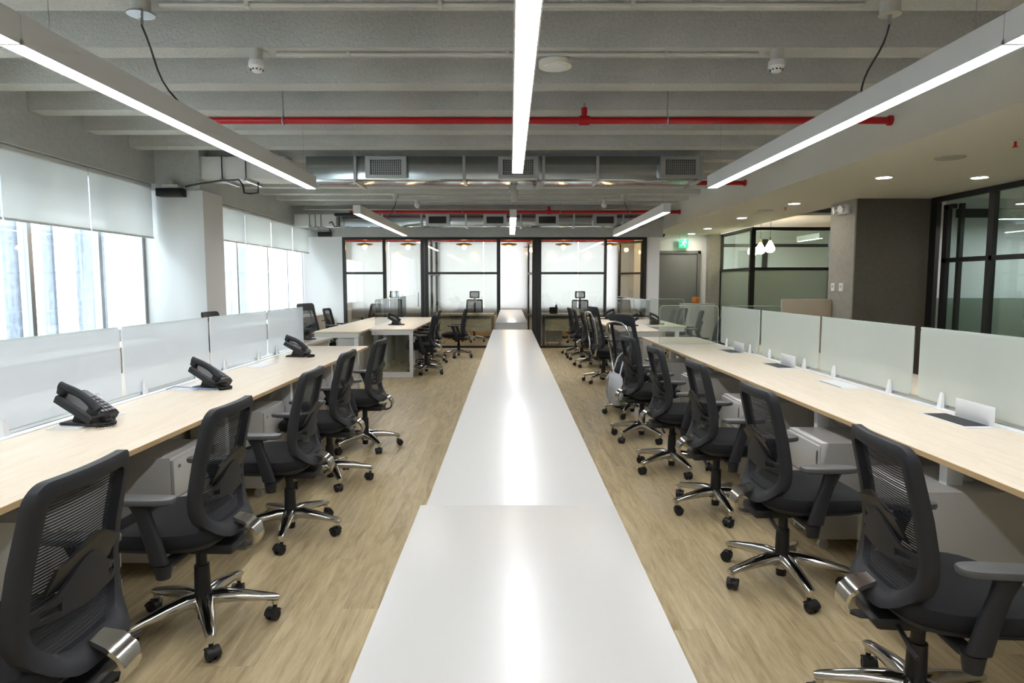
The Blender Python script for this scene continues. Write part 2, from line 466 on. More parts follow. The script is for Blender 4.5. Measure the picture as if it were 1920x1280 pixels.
# framed doors standing open into the offices
def open_door(n, hx, ang, w, flip=1):
    o = bpy.data.objects.new('door_%d' % n, None); COL.objects.link(o); o['kind'] = 'structure'
    o.location = (hx, YP, 0); o.rotation_euler = (0, 0, ang)
    def B(x0, x1, z0, z1, nm): boxo(nm, M['frame'], x0*flip, x1*flip, -.02, .02, z0, z1, o, smooth=0)
    B(0, .05, .01, 2.42, 'stile'); B(w-.05, w, .01, 2.42, 'stile')
    for z in (.03, .72, 1.69, 2.395): B(.05, w-.05, z-.025, z+.025, 'rail')
    for z0, z1 in ((.06, .69), (.75, 1.66), (1.72, 2.37)): boxo('pane', M['roomglass'], .05*flip, (w-.05)*flip, -.004, .004, z0, z1, o, smooth=0)
    MB().tube([((w-.1)*flip, -.02, 1.0), ((w-.1)*flip, -.07, 1.0), ((w-.22)*flip, -.07, 1.0)], .01).build('door_handle', M['satin'], o)
open_door(3, .52, math.radians(96), .82)
open_door(4, 2.98, math.radians(-58), .80, -1)
# offices behind
struct(boxo('wall_office_left', M['wall'], -4.80, -4.60, 14.86, 18.1, 0, 2.95, smooth=0))
struct(boxo('ceiling_office', M['offwhite'], -4.8, 3.4, 14.9, 18.1, 2.80, 2.86, smooth=0))
struct(boxo('wall_office_right', M['beige'], 3.25, 3.40, 16.2, 18.1, 0, 2.95, smooth=0))
wb = MB().box(-4.8, 3.4, 17.9, 18.1, 0, .8).box(-4.8, 3.4, 17.9, 18.1, 2.6, 2.95)
for a, b in ((-4.8, -4.3), (-2.3, -1.9), (.45, .8), (2.9, 3.4)): wb.box(a, b, 17.9, 18.1, .8, 2.6)
struct(wb.build('wall_office_back', M['wall'], None, 0))
for i, xx in enumerate((-1.95, .62)):
    g = bpy.data.objects.new('wall_divider_%d' % (i+1), None); COL.objects.link(g); g['kind'] = 'structure'
    for y0 in (15.0, 16.2, 17.3): bar(xx-.03, xx+.03, y0, y0+.08, 0, 2.8, 'post', g)
    bar(xx-.03, xx+.03, YP+.05, 17.9, 1.66, 1.72, 'mid_rail', g)
    boxo('pane', M['roomglass'], xx-.005, xx+.005, YP+.06, 17.88, .02, 2.78, g, smooth=0)
nb = 0
for i, (a, b, lab) in enumerate(((-4.3, -2.3, 'behind the office with the frameless door'), (-1.9, .45, 'behind the middle office and its doorway'), (.8, 2.9, 'behind the office beside the grey door'))):
    r = MB().tube([(a-.05, 17.84, 2.62), (b+.05, 17.84, 2.62)], .03, 10).build('roller_blind', M['satin'])
    nn = int(round((b-a)/1.0)); ww = (b-a+.1)/nn
    for k in range(nn): boxo('blind_fabric', M['brightblind'], a-.05+k*ww+.006, a-.05+(k+1)*ww-.006, 17.838, 17.842, .5, 2.62, r, smooth=0)
    boxo('bottom_bar', M['satin'], a-.04, b+.04, 17.83, 17.85, .48, .5, r, smooth=0)
    tag(r, 'glowing white roller blind '+lab, 'blind')

# ------------------------------------------------------------------ corridor side glazing
def glazed_box():
    o = bpy.data.objects.new('wall_meeting_room', None); COL.objects.link(o); o['kind'] = 'structure'
    X0, Y0 = 5.17, 14.0
    B = lambda *a: boxo('frame_bar', M['frame'], *a, o, smooth=0)
    B(X0-.03, 6.95, Y0-.03, Y0+.03, 2.58, 2.65); B(X0-.03, X0+.03, Y0, 16.1, 2.58, 2.65)
    for xx in (X0, 6.85): B(xx-.05, xx+.05, Y0-.04, Y0+.04, 0, 2.58)
    B(X0-.04, X0+.04, 16.0, 16.08, 0, 2.58)
    B(X0+.05, 6.8, Y0-.025, Y0+.025, 1.74, 1.80); B(X0-.025, X0+.025, Y0+.04, 16.0, 1.74, 1.80)
    B(X0+.05, 6.8, Y0-.025, Y0+.025, 0, .06)
    boxo('clear_pane', M['greenglass'], X0+.05, 6.8, Y0-.005, Y0+.005, 1.8, 2.58, o, smooth=0)
    boxo('frosted_pane', M['frostG'], X0+.05, 6.8, Y0-.005, Y0+.005, .06, 1.74, o, smooth=0)
    boxo('clear_pane', M['greenglass'], X0-.005, X0+.005, Y0+.04, 16.0, 1.8, 2.58, o, smooth=0)
    boxo('frosted_pane', M['frostG'], X0-.005, X0+.005, Y0+.04, 16.0, .02, 1.74, o, smooth=0)
    # rear side of the same room
    B(X0, 8.6, 17.0, 17.06, 2.40, 2.48); B(6.55, 6.68, 17.0, 17.06, 0, 2.6)
glazed_box()
struct(boxo('wall_meeting_back', M['wall'], 5.1, 9.9, 17.6, 17.75, 0, 3.42, smooth=0))
def right_glazing():
    o = bpy.data.objects.new('wall_glazed_right', None); COL.objects.link(o); o['kind'] = 'structure'
    X = 5.96
    B = lambda y0, y1, z0, z1, nm='frame_bar': boxo(nm, M['frame'], X-.03, X+.03, y0, y1, z0, z1, o, smooth=0)
    B(-2.5, 9.30, 2.58, 2.65)
    ys = [9.20, 8.13, 7.0, 5.9, 4.8, 3.7, 2.6]
    B(9.16, 9.30, 0, 2.58, 'post'); 
    for y in ys[1:]: B(y-.05, y+.05, 0, 2.58, 'post')
    for a, b in zip(ys[1:], ys): 
        if b == ys[0]: b = 9.02
        B(a+.05, b, 1.74, 1.80, 'mid_rail'); B(a+.05, b, 0, .06, 'bottom_rail')
        boxo('pane', M['greenglass'], X-.005, X+.005, a+.05, b, .06, 1.74, o, smooth=0)
        boxo('pane', M['greenglass'], X-.005, X+.005, a+.05, b, 1.80, 2.58, o, smooth=0)
    # sliding leaf beside the column
    B(8.93, 9.02, 0, 2.52, 'stile'); boxo('stile', M['frame'], X+.05, X+.10, 8.78, 8.84, 0, 2.52, o, smooth=0)
    B(8.84, 9.02, 2.46, 2.52, 'rail')
right_glazing()
# room behind the right hand glazing
struct(boxo('wall_side_room', M['wall'], 6.05, 9.9, 9.33, 9.5, 0, 2.66, smooth=0))
sr = struct(boxo('trim_5', M['frame'], 6.3, 9.0, 9.26, 9.32, 2.38, 2.50, smooth=0)); sr['label'] = 'dark head rail in the side room'
struct(boxo('trim_6', M['frostG'], 6.02, 9.9, 9.25, 9.27, .4, 1.25, smooth=0))['label'] = 'frosted film band across the side room glass'

# ------------------------------------------------------------------ ducts, pipes and ceiling services
def duct(y0, z0, z1, x0, x1, depth, grilles, seams, label, rails=()):
    o = boxo('air_duct', M['galv'], x0, x1, y0, y0+depth, z0, z1, None, .004)
    for s_ in seams:
        f = MB()
        f.box(s_-.018, s_+.018, y0-.022, y0+depth+.02, z0-.02, z1+.005)
        f.build('flange', M['galv2'], o, 0)
    for a, b in grilles:
        g = MB()
        za, zb = z0+.05, z1-.05
        for q in ((a-.06, a, za-.04, zb+.04), (b, b+.06, za-.04, zb+.04), (a, b, zb, zb+.04), (a, b, za-.04, za)):
            g.box(q[0], q[1], y0-.07, y0+.002, q[2], q[3])
        go = g.build('grille', M['galv2'], o, 0)
        boxo('grille_back', M['grid'], a, b, y0-.012, y0-.002, za, zb, go, smooth=0)
        sl = MB()
        n = 15
        for k in range(1, n): xx = a+(b-a)*k/n; sl.box(xx-.0035, xx+.0035, y0-.05, y0-.035, za, zb)
        for k in range(1, 9): zz = za+(zb-za)*k/9; sl.box(a, b, y0-.052, y0-.04, zz-.003, zz+.003)
        so = sl.build('grille_slats', M['galv2'] if z1-z0 > .26 else M['pad'], go, 0); so['kind'] = 'stuff'
    for s_ in rails:
        boxo('hanger_rail', M['galv2'], s_-.02, s_+.02, y0-.10, y0+depth+.16, z0-.045, z0-.022, o, smooth=0)
        for yy in (y0-.08, y0+depth+.14): MB().tube([(s_, yy, z0-.05), (s_, yy, 3.42)], .005, 6).build('hanger_rod', M['galv2'], o)
    tag(o, label, 'duct')
    return o
duct(8.35, 2.76, 3.045, -2.57, 2.42, .42, [(-1.75, -1.36), (-.09, .29), (1.94, 2.32)], [-1.95, -.58, .42, 1.10, 2.40],
     'galvanised rectangular air duct crossing under the ribs in mid room', (-1.95, .36, 2.36))
duct(13.40, 2.62, 2.86, -3.45, 2.75, .42, [(-1.65, -1.29), (-.48, -.135), (.58, .925), (1.75, 2.10)], [-2.6, -1.8, -.9, .22, 1.3, 2.3],
     'galvanised air duct hung before the beam over the glazed offices')
def hanger_duct(y0, x0, x1, z0, z1, label):
    o = boxo('duct_box', M['whitepaint'], x0, x1, y0, y0+.42, z0, z1, None, .004)
    n = 3
    for k in range(n):
        xx = x0+.32+k*(x1-x0-.5)/n
        MB().tube([(xx, y0-.03, z1), (xx, y0-.03, z0-.03)], .007, 6).build('hanger_rod', M['cable'], o)
        boxo('hanger_rail', M['satin'], xx-.018, xx+.018, y0-.06, y0+.48, z0-.035, z0-.004, o, smooth=0)
    tag(o, label, 'duct')
hanger_duct(8.36, -4.24, -2.84, 2.77, 3.045, 'white painted duct box on rods beside the column')
hanger_duct(13.42, -4.40, -3.55, 2.62, 2.86, 'white painted duct box on rods beside the far office front')

def red_pipe(y, z, x0, x1, label, rods, tee=None, top=3.42):
    o = MB().tube([(x0, y, z), (x1, y, z)], .031, 12).build('sprinkler_pipe', M['red'])
    for xx in rods:
        MB().tube([(xx, y, z+.03), (xx, y, top)], .006, 6).build('pipe_rod', M['satin'], o)
        MB().tube([(xx, y+.036*math.cos(a), z+.036*math.sin(a)) for a in [i*PI/6 for i in range(12)]], .007, 6, closed=True, up=(1, 0, 0)).build('pipe_clip', M['satin'], o)
    if tee:
        MB().cone((tee-.045, y, z), (tee+.045, y, z), .042, n=12).build('pipe_tee', M['red'], o)
        MB().cone((tee, y, z), (tee, y, z+.11), .026, n=10).build('pipe_stub', M['red'], o)
        MB().cone((tee, y, z+.11), (tee, y, z+.15), .011, n=8).build('sprinkler_head', M['satin'], o)
    MB().cone((x1-.004, y, z), (x1-.03, y, z), .045, n=12).build('pipe_collar', M['red'], o)
    tag(o, label, 'pipe')
red_pipe(5.95, 2.90, -2.75, 3.4, 'red sprinkler pipe with a tee, in front of the mid room duct', [-2.02, 1.40], .66)
red_pipe(9.55, 2.90, -2.75, 3.4, 'red sprinkler pipe just behind the mid room duct', [-1.9, 1.4])
red_pipe(13.18, 2.88, -3.2, 3.4, 'thin red sprinkler pipe along the far duct', [-2.3, -.95, 1.0, 2.4], .78)

def conduit(y, x0, x1, label, z=3.035):
    o = MB().tube([(x0, y, z), (x1, y, z)], .013, 8).build('conduit', M['greycable'])
    for k in range(int((x1-x0)/1.1)):
        xx = x0+.5+k*1.1
        boxo('saddle', M['greycable'], xx-.012, xx+.012, y-.02, y+.02, z-.016, z+.016, o, smooth=0)
    tag(o, label, 'conduit')
conduit(3.87, -2.0, 2.02, 'pale conduit on the rib between the pendant cable boxes')
conduit(4.67, -1.62, 1.72, 'pale conduit on the rib joining the two smoke detectors')
conduit(11.87, -2.0, 2.0, 'thin conduit on a rib behind the mid room duct')
conduit(12.67, -1.7, 1.7, 'thin conduit on a rib joining the far detectors')

def cable_box(x, y, lx, ly, lz, label, alu):
    o = empty('ceiling_rose', (x, y, 3.05), 0, label, 'cable box', None)
    MB().cone((0, 0, -.07), (0, 0, 0), .055, n=20).build('rose_body', M['greycable'], o)
    MB().cone((0, 0, -.078), (0, 0, -.07), .075 if alu else .06, n=20).build('rose_plate', M['satin'] if alu else M['greycable'], o)
    MB().cone((0, 0, -.13), (0, 0, -.078), .012, n=10).build('gland', M['satin'], o)
    a = Vector((0, 0, -.13)); b = Vector((lx-x, ly-y, lz-3.05))
    pts = []
    for i in range(9):
        t = i/8; p = a.lerp(b, t); p.x += -.05*math.sin(PI*t)*(1 if alu else .2) + .015*math.sin(2*PI*t); pts.append(p)
    MB().tube(pts, .006, 6).build('power_cable', M['cable'], o)
# detectors
def detector(proto, used, loc, label, group):
    return place(proto, used, loc, 0, label, group)
dp = empty('smoke_detector', (0, 0, 0), 0, '', 'smoke detector')
MB().cone((0, 0, -.075), (0, 0, 0), .042, n=18).build('detector_base', M['greycable'], dp)
MB().loft([[(r*math.cos(2*PI*i/20), r*math.sin(2*PI*i/20), z) for i in range(20)] for r, z in ((.05, -.075), (.055, -.09), (.055, -.115), (.042, -.13), (.03, -.15), (.02, -.155))]).build('detector_head', M['whitepaint'], dp)
sl = MB()
for i in range(10):
    a = 2*PI*i/10; sl.box(-.006, .006, -.003, .003, -.004, .004)
    bmesh.ops.translate(sl.bm, vec=(.038*math.cos(a), .038*math.sin(a), -.137), verts=sl.bm.verts[-8:])
sl.build('detector_slots', M['plastic'], dp, 0)
du = []
detector(dp, du, (-1.74, 4.62, 3.05), 'white smoke detector on the rib between window-side and central lamps', None)
detector(dp, du, (1.83, 4.62, 3.05), 'white smoke detector on the rib between central and corridor-side lamps', None)
detector(dp, du, (-1.78, 12.65, 3.05), 'small far smoke detector above the window-side distant lamp', None)
detector(dp, du, (1.80, 12.65, 3.05), 'small far smoke detector above the corridor-side distant lamp', None)
# surface luminaire near the central lamp
o = empty('ceiling_speaker', (.32, 4.78, 3.42), 0, 'round beige ceiling speaker can beside the central lamp', 'speaker')
MB().cone((0, 0, -.42), (0, 0, 0), .105, n=24).build('can_body', M['conc'], o)
MB().cone((0, 0, -.435), (0, 0, -.40), .118, n=24).build('can_rim', M['offwhite'], o)
MB().cone((0, 0, -.442), (0, 0, -.434), .085, n=24).build('can_grille', M['whitepaint'], o)

# ------------------------------------------------------------------ linear pendant lamps
def linear_lamp(x, segs, label, z=2.45, w=.105, hh=.125):
    o = empty('linear_pendant_lamp', (x, segs[0][0], z), 0, label, 'lamp')
    for a, b in segs:
        a0, b0 = a-segs[0][0], b-segs[0][0]
        hb = MB()
        hb.box(-w/2, w/2, a0+.002, b0-.002, .02, hh)
        hb.box(-w/2, -w/2+.006, a0+.002, b0-.002, 0, .02); hb.box(w/2-.006, w/2, a0+.002, b0-.002, 0, .02)
        hb.box(-w/2, w/2, a0+.002, a0+.008, 0, .02); hb.box(-w/2, w/2, b0-.008, b0-.002, 0, .02)
        hb.build('lamp_housing', M['lampbody'], o, 0)
        boxo('lamp_diffuser', M['lamp'], -w/2+.006, w/2-.006, a0+.008, b0-.008, .002, .019, o, smooth=0)
        for yy in (a0+.25, b0-.25):
            MB().tube([(0, yy, hh), (0, yy, 3.05-z if abs(((yy+segs[0][0]-.65+.4) % .8)-.4) < .13 else 3.42-z)], .0018, 5).build('suspension_wire', M['satin'], o)
            MB().cone((0, yy, hh), (0, yy, hh+.02), .008, n=8).build('wire_grip', M['cable'], o)
    return o
linear_lamp(-2.10, [(-1.3, 2.83), (2.83, 7.0)], 'long white linear pendant lamp above the window-side near desks')
linear_lamp(2.12, [(-1.3, 2.83), (2.83, 6.95)], 'long white linear pendant lamp above the corridor-side near desks')
linear_lamp(.067, [(-2.2, 1.9), (1.9, 6.03)], 'long white linear pendant lamp above the central white cabinets', w=.103)
linear_lamp(-2.20, [(9.45, 13.75)], 'distant linear pendant lamp above the window-side far desks')
linear_lamp(2.20, [(9.25, 13.75)], 'distant linear pendant lamp above the corridor-side far desks')
linear_lamp(.045, [(10.0, 13.4)], 'short distant linear pendant lamp in line with the central cabinets')
cable_box(-2.10, 3.85, -2.1, 4.35, 2.575, 'round aluminium cable rose over the window-side lamp', True)
cable_box(2.16, 3.85, 2.12, 4.05, 2.575, 'grey cable rose over the corridor-side lamp', False)
cable_box(-2.05, 11.87, -2.2, 11.9, 2.575, 'small cable rose over the distant window-side lamp', False)
cable_box(2.05, 11.87, 2.2, 11.9, 2.575, 'small cable rose over the distant corridor-side lamp', False)
# wifi access point and sensor cluster between the lamps
o = empty('sensor_box', (.06, 9.35, 2.76), 0, 'white sensor box with grey bracket behind the central lamp end', 'sensor')
boxo('bracket', M['greycable'], -.08, .02, -.05, .05, .0, .30, o, .004)
boxo('sensor_body', M['whitepaint'], .03, .26, -.06, .06, .02, .10, o, .01)
boxo('sensor_foot', M['greycable'], -.05, .05, -.04, .04, -.16, .0, o, .004)

# ------------------------------------------------------------------ downlights and soffit items
dl = empty('downlight', (0, 0, 0), 0, '', 'lamp', 'downlights in the gypsum soffit')
MB().loft([[(r*math.cos(2*PI*i/24), r*math.sin(2*PI*i/24), z) for i in range(24)] for r, z in ((.098, 0), (.098, -.008), (.082, -.010), (.080, -.002))], False, False).build('trim_ring', M['whitepaint'], dl)
MB().cone((0, 0, -.006), (0, 0, -.002), .080, n=24).build('downlight_diffuser', M['down'], dl)
du = []
for loc, lab in (((4.22, 7.48), 'round lit downlight beside the flat grey speaker disc'), ((5.30, 7.48), 'round lit downlight nearest the black glazing head rail'), ((4.25, 9.88), 'round lit downlight in front of the dark column top'),
                 ((4.22, 12.0), 'round lit downlight with warm light patch beside it'), ((4.29, 14.3), 'small lit downlight above the corridor end'), ((4.34, 15.75), 'smallest lit downlight just above the exit sign'),
                 ((4.22, 4.9), 'round lit downlight beyond the upper picture edge')):
    if lab.startswith('round lit downlight beyond'): continue
    place(dl, du, (loc[0], loc[1], 2.65), 0, lab, 'downlights in the gypsum soffit')
def disc(x, y, lab):
    o = MB().loft([[(x+r*math.cos(2*PI*i/28), y+r*math.sin(2*PI*i/28), z) for i in range(28)] for r, z in ((.13, 2.65), (.13, 2.643), (.12, 2.638), (.02, 2.637))]).build('soffit_speaker', M['greypanel'])
    tag(o, lab, 'speaker')
disc(4.19, 6.33, 'flat grey speaker disc between the downlights and red sprinkler')
disc(4.21, 10.88, 'flat grey speaker disc by the far red sprinkler')
def sprinkler(x, y, lab):
    o = empty('sprinkler', (x, y, 2.65), 0, lab, 'sprinkler')
    MB().cone((0, 0, -.008), (0, 0, 0), .04, n=18).build('escutcheon', M['whitepaint'], o)
    MB().cone((0, 0, -.05), (0, 0, -.008), .011, n=8).build('sprinkler_bulb', M['red'], o)
    MB().cone((0, 0, -.056), (0, 0, -.05), .022, n=12).build('deflector', M['red'], o)
sprinkler(4.25, 5.6, 'red sprinkler head in the soffit beside the corridor-side lamp')
sprinkler(4.29, 10.28, 'small red sprinkler head in the far soffit')

# ------------------------------------------------------------------ window blinds
def roller(y0, y1, zb, label, zt=2.655):
    X = -4.50
    o = MB().tube([(X, y0+.01, zt), (X, y1-.01, zt)], .032, 12, up=(0, 0, 1)).build('roller_blind', M['whitepaint'])
    boxo('blind_fabric', M['blind'], X+.028, X+.031, y0+.012, y1-.012, zb, zt, o, smooth=0)
    boxo('bottom_bar', M['steelwhite'], X+.020, X+.038, y0+.012, y1-.012, zb-.022, zb, o, smooth=0)
    boxo('headrail', M['steelwhite'], X-.035, X+.035, y0, y1, zt+.034, zt+.045, o, smooth=0)
    boxo('end_bracket', M['steelwhite'], X-.03, X+.03, y1-.012, y1-.004, zt-.04, zt+.035, o, smooth=0)
    tag(o, label, 'blind')
for i, (a, b, lab) in enumerate(((7.02, 8.25, 'white roller blind beside the column in the near window bay'), (5.80, 7.02, 'white roller blind second from the column in the near window bay'),
                                 (4.58, 5.80, 'white roller blind third from the column in the near window bay'))): roller(a, b, 2.035, lab)
for i, (a, b, lab) in enumerate(((8.9, 9.95, 'white roller blind just past the column'), (9.95, 11.1, 'second white roller blind past the column'), (11.1, 12.3, 'third white roller blind past the column'),
                                 (12.3, 13.5, 'fourth white roller blind past the column'), (13.5, 14.58, 'white roller blind touching the far white wall'))): roller(a, b, 2.14, lab)

# black boxes at the column heads, with cables
def black_box(x, y, z, w, lab):
    o = empty('battery_lamp', (x, y, z), 0, lab, 'emergency light')
    boxo('lamp_case', M['plastic'], -w/2, w/2, -.14, 0, 0, .10, o, .008)
    boxo('mount_block', M['whitepaint'], -w/2+.06, w/2-.06, -.10, 0, .10, .15, o, .006)
    boxo('mount_top', M['greycable'], -w/2+.10, w/2-.14, -.08, 0, .15, .20, o, .006)
black_box(-4.22, 8.30, 2.53, .32, 'black box emergency light with white mount at the column top')
black_box(-4.10, 14.62, 2.49, .28, 'black box emergency light with white mount on the far white wall')
c = MB().tube([(-4.05, 8.26, 2.66), (-3.86, 8.24, 2.69), (-3.6, 8.2, 2.72), (-3.35, 8.18, 2.73), (-3.30, 8.18, 2.66), (-3.29, 8.18, 2.57), (-3.22, 8.18, 2.56), (-3.12, 8.18, 2.57), (-3.11, 8.18, 2.70)], .011, 6).build('looped_cable', M['cable'])
tag(c, 'dark cable running from the column light with a hanging loop', 'cable')
c = MB().tube([(-3.96, 14.55, 2.60), (-3.8, 13.6, 2.66), (-3.6, 13.3, 2.70), (-3.55, 13.3, 2.60), (-3.45, 13.3, 2.60), (-3.45, 13.3, 2.85)], .012, 6).build('looped_cable', M['cable'])
tag(c, 'dark cable loop above the far office front', 'cable')
b = empty('fan_coil_unit', (-3.35, 13.2, 2.80), 0, 'dark junction box on the duct end above the far offices', 'junction box')
boxo('unit_case', M['plastic'], -.16, .45, -.05, .08, 0, .06, b, .006)

# ------------------------------------------------------------------ chairs
def yb(z):
    P = [(.42, -.185), (.45, -.162), (.48, -.135), (.52, -.110), (.57, -.098), (.64, -.100), (.75, -.118), (.85, -.142), (.97, -.172), (1.2, -.22)]
    for (a, ya), (b, y2) in zip(P, P[1:]):
        if z <= b: t = (z-a)/(b-a); return ya+(y2-ya)*t
    return P[-1][1]
def bx(x, z): return x*(1-.12*max(0, min(1, (.56-z)/.12)))*(1-.09*max(0, min(1, (z-.60)/.35)))
def back_pt(x, z, dy=0): return (bx(x, z), yb(z)+.45*x*x+dy, z)
def ring(mb, hw, z0, z1, rt, rb, ins, ib, it, th, ty=0):
    def dense(L):
        out = []
        for i, p in enumerate(L):
            q = L[(i+1) % len(L)]; out.append(p)
            dist = math.hypot(q[0]-p[0], q[1]-p[1])
            n = int(dist/.05)
            for k in range(1, n+1): out.append((p[0]+(q[0]-p[0])*k/(n+1), p[1]+(q[1]-p[1])*k/(n+1)))
        return out
    O = rrect(hw, z0, z1, rt, rb); I = rrect(hw-ins, z0+ib, z1-it, max(rt-.02, .02), max(rb-.03, .03))
    # dense both with the same counts
    def d2(L, ref):
        out = []
        for i in range(len(L)):
            p, q = L[i], L[(i+1) % len(L)]; rp, rq = ref[i], ref[(i+1) % len(ref)]
            n = int(math.hypot(rq[0]-rp[0], rq[1]-rp[1])/.045); out.append(p)
            for k in range(1, n+1): out.append((p[0]+(q[0]-p[0])*k/(n+1), p[1]+(q[1]-p[1])*k/(n+1)))
        return out
    Od, Id = d2(O, O), d2(I, O)
    mid = [((a[0]*.6+b[0]*.4), (a[1]*.6+b[1]*.4)) for a, b in zip(Od, Id)]
    L = [[back_pt(x, z, ty-th/2) for x, z in Id], [back_pt(x, z, ty-th*.62) for x, z in mid], [back_pt(x, z, ty-th*.35) for x, z in Od],
         [back_pt(x, z, ty+th*.35) for x, z in Od], [back_pt(x, z, ty+th*.6) for x, z in mid], [back_pt(x, z, ty+th/2) for x, z in Id]]
    L.append(L[0])
    R = [[mb.bm.verts.new(p) for p in Q] for Q in L[:-1]]; R.append(R[0])
    n = len(Od)
    for A, B in zip(R, R[1:]):
        for k in range(n): mb.bm.faces.new((A[k], A[(k+1) % n], B[(k+1) % n], B[k]))
    return mb
def sheet(mb, hw, z0, z1, rt, rb, ty):
    rows = 16; prev = None
    for i in range(rows+1):
        z = z0+(z1-z0)*i/rows
        w = hw
        if z < z0+rb: d = z0+rb-z; w = hw-rb+math.sqrt(max(0, rb*rb-d*d))
        if z > z1-rt: d = z-(z1-rt); w = hw-rt+math.sqrt(max(0, rt*rt-d*d))
        r = [mb.bm.verts.new(back_pt(w*(k/4-1), z, ty)) for k in range(9)]
        if prev:
            for k in range(8): mb.bm.faces.new((prev[k], prev[k+1], r[k+1], r[k]))
        prev = r
    return mb
def superring(hx, hy, cy, z, n=36, e=3.2, front=0):
    out = []
    for i in range(n):
        a = 2*PI*i/n; c, s_ = math.cos(a), math.sin(a)
        x = hx*abs(c)**(2/e)*(1 if c >= 0 else -1); y = hy*abs(s_)**(2/e)*(1 if s_ >= 0 else -1)
        zz = z - front*max(0, (y/hy-.3))**2
        out.append((x, cy+y, zz))
    return out
def star_base(root, star, wheels, metal):
    MB().cone((0, 0, .075), (0, 0, .15), .036, .034, 20).build('hub', metal, root)
    MB().cone((0, 0, .15), (0, 0, .27), .033, .030, 18).cone((0, 0, .27), (0, 0, .40), .022, n=16).build('gas_column', M['plastic'], root)
    MB().cone((0, 0, .035), (0, 0, .078), .024, .027, 14).build('column_foot', M['plastic'], root)
    lm = cm = wm = None
    for i in range(5):
        a = star + i*2*PI/5
        if lm is None:
            lb = MB(); L = []
            for r, zc, w, hh in ((.02, .122, .038, .068), (.08, .126, .036, .062), (.16, .118, .030, .050), (.24, .105, .024, .038), (.29, .096, .021, .031), (.307, .092, .016, .022)):
                L.append([(r, w*math.cos(t)*(1 if abs(math.cos(t)) > .3 else 1), zc+hh/2*math.sin(t)) for t in [2*PI*k/10 for k in range(10)]])
            lb.loft(L); lb.cone((.288, 0, .066), (.288, 0, .1), .013, n=12)
            o = lb.build('leg', metal, root, 50); lm = o.data
        else:
            o = bpy.data.objects.new('leg', lm); COL.objects.link(o); o.parent = root
        o.rotation_euler = (0, 0, a)
        ca = a + 2.4*math.sin(i*2.1+star*3)
        def wheel_mesh(mb, sgn):
            L = []
            for xx, rr in ((.006, .018), (.006, .024), (.010, .0265), (.019, .0265), (.024, .023), (.025, .015), (.022, .014)):
                L.append([(sgn*xx, -.016+rr*math.cos(t), .0265+rr*math.sin(t)) for t in [2*PI*k/18 for k in range(18)]])
            mb.loft(L)
        if cm is None:
            cb = MB()
            cb.cone((0, 0, .05), (0, 0, .075), .009, n=10)
            hood = [[(xx, -.016+r*math.cos(t), .0265+r*math.sin(t)) for t in [PI*.12+PI*.86*k/8 for k in range(9)]] for xx, r in ((-.025, .029), (.025, .029))]
            inn = [[(xx, -.016+r*math.cos(t), .0265+r*math.sin(t)) for t in [PI*.12+PI*.86*k/8 for k in range(9)]] for xx, r in ((.025, .0275), (-.025, .0275))]
            cb.box(-.005, .005, -.03, .008, .016, .055)
            if not wheels:
                wheel_mesh(cb, 1); wheel_mesh(cb, -1)
            cb.loft([hood[0], hood[1], inn[0], inn[1], hood[0]], False, False, False)
            o = cb.build('caster', M['rubber'], root); cm = o.data
        else:
            o = bpy.data.objects.new('caster', cm); COL.objects.link(o); o.parent = root
        o.location = (.288*math.cos(a), .288*math.sin(a), 0); o.rotation_euler = (0, 0, ca)
        if wheels:
            for sgn in (1, -1):
                if wm is None:
                    wb_ = MB(); wheel_mesh(wb_, 1); w = wb_.build('wheel', M['rubber'], o); wm = w.data
                else:
                    w = bpy.data.objects.new('wheel', wm); COL.objects.link(w); w.parent = o
                if sgn < 0: w.rotation_euler = (0, 0, PI); w.location = (0, -.032, 0)
def seat_parts(root):
    MB().loft([superring(.12, .12, .03, .385), superring(.205, .20, .08, .40, front=.01), superring(.243, .232, .09, .418, front=.012), superring(.246, .236, .09, .43, front=.015)]).build('seat_shell', M['dark'], root)
    MB().loft([superring(.243, .233, .09, .43, front=.015), superring(.252, .242, .09, .445, front=.02), superring(.252, .242, .09, .468, front=.026), superring(.244, .234, .09, .484, front=.032),
               superring(.215, .205, .09, .493, front=.03), superring(.12, .11, .06, .494, front=.01), superring(.03, .03, .05, .493)]).build('seat', M['fabric'], root)
    MB().box(-.085, .085, -.17, .11, .345, .388, .012).build('mechanism', M['plastic'], root)
    MB().tube([(.05, -.10, .365), (.21, -.13, .36), (.25, -.13, .352)], .008, 8).build('lever', M['plastic'], root)
def armrests(root):
    for s_ in (1, -1):
        a = MB()
        a.tube([(s_*.10, .015, .372), (s_*.22, .015, .372), (s_*.265, .018, .38), (s_*.285, .02, .41)], .021, 10, 1.25, up=(0, 0, 1))
        a.cone((s_*.262, .015, .33), (s_*.262, .015, .385), .026, .034, 14)
        L = []
        for t in [i/8 for i in range(9)]:
            z = .395+.235*t; y = .035+.05*t+.02*t*t; wy = .034-.006*t+.02*max(0, t-.75)*2; wx = .0175
            L.append([(s_*.285+wx*math.copysign(abs(math.cos(q))**.6, math.cos(q)), y-.02+wy*math.copysign(abs(math.sin(q))**.6, math.sin(q)), z) for q in [2*PI*k/14 for k in range(14)]])
        a.loft(L)
        o = a.build('armrest', M['dark'], root, 45)
        MB().loft([superring(.030, .105, 0, .628), superring(.041, .122, 0, .634), superring(.043, .125, 0, .645), superring(.040, .121, 0, .653), superring(.032, .11, 0, .655)]).build('arm_pad', M['pad'], o, 50)
        o.children[0].location = (s_*.285, .065, 0)
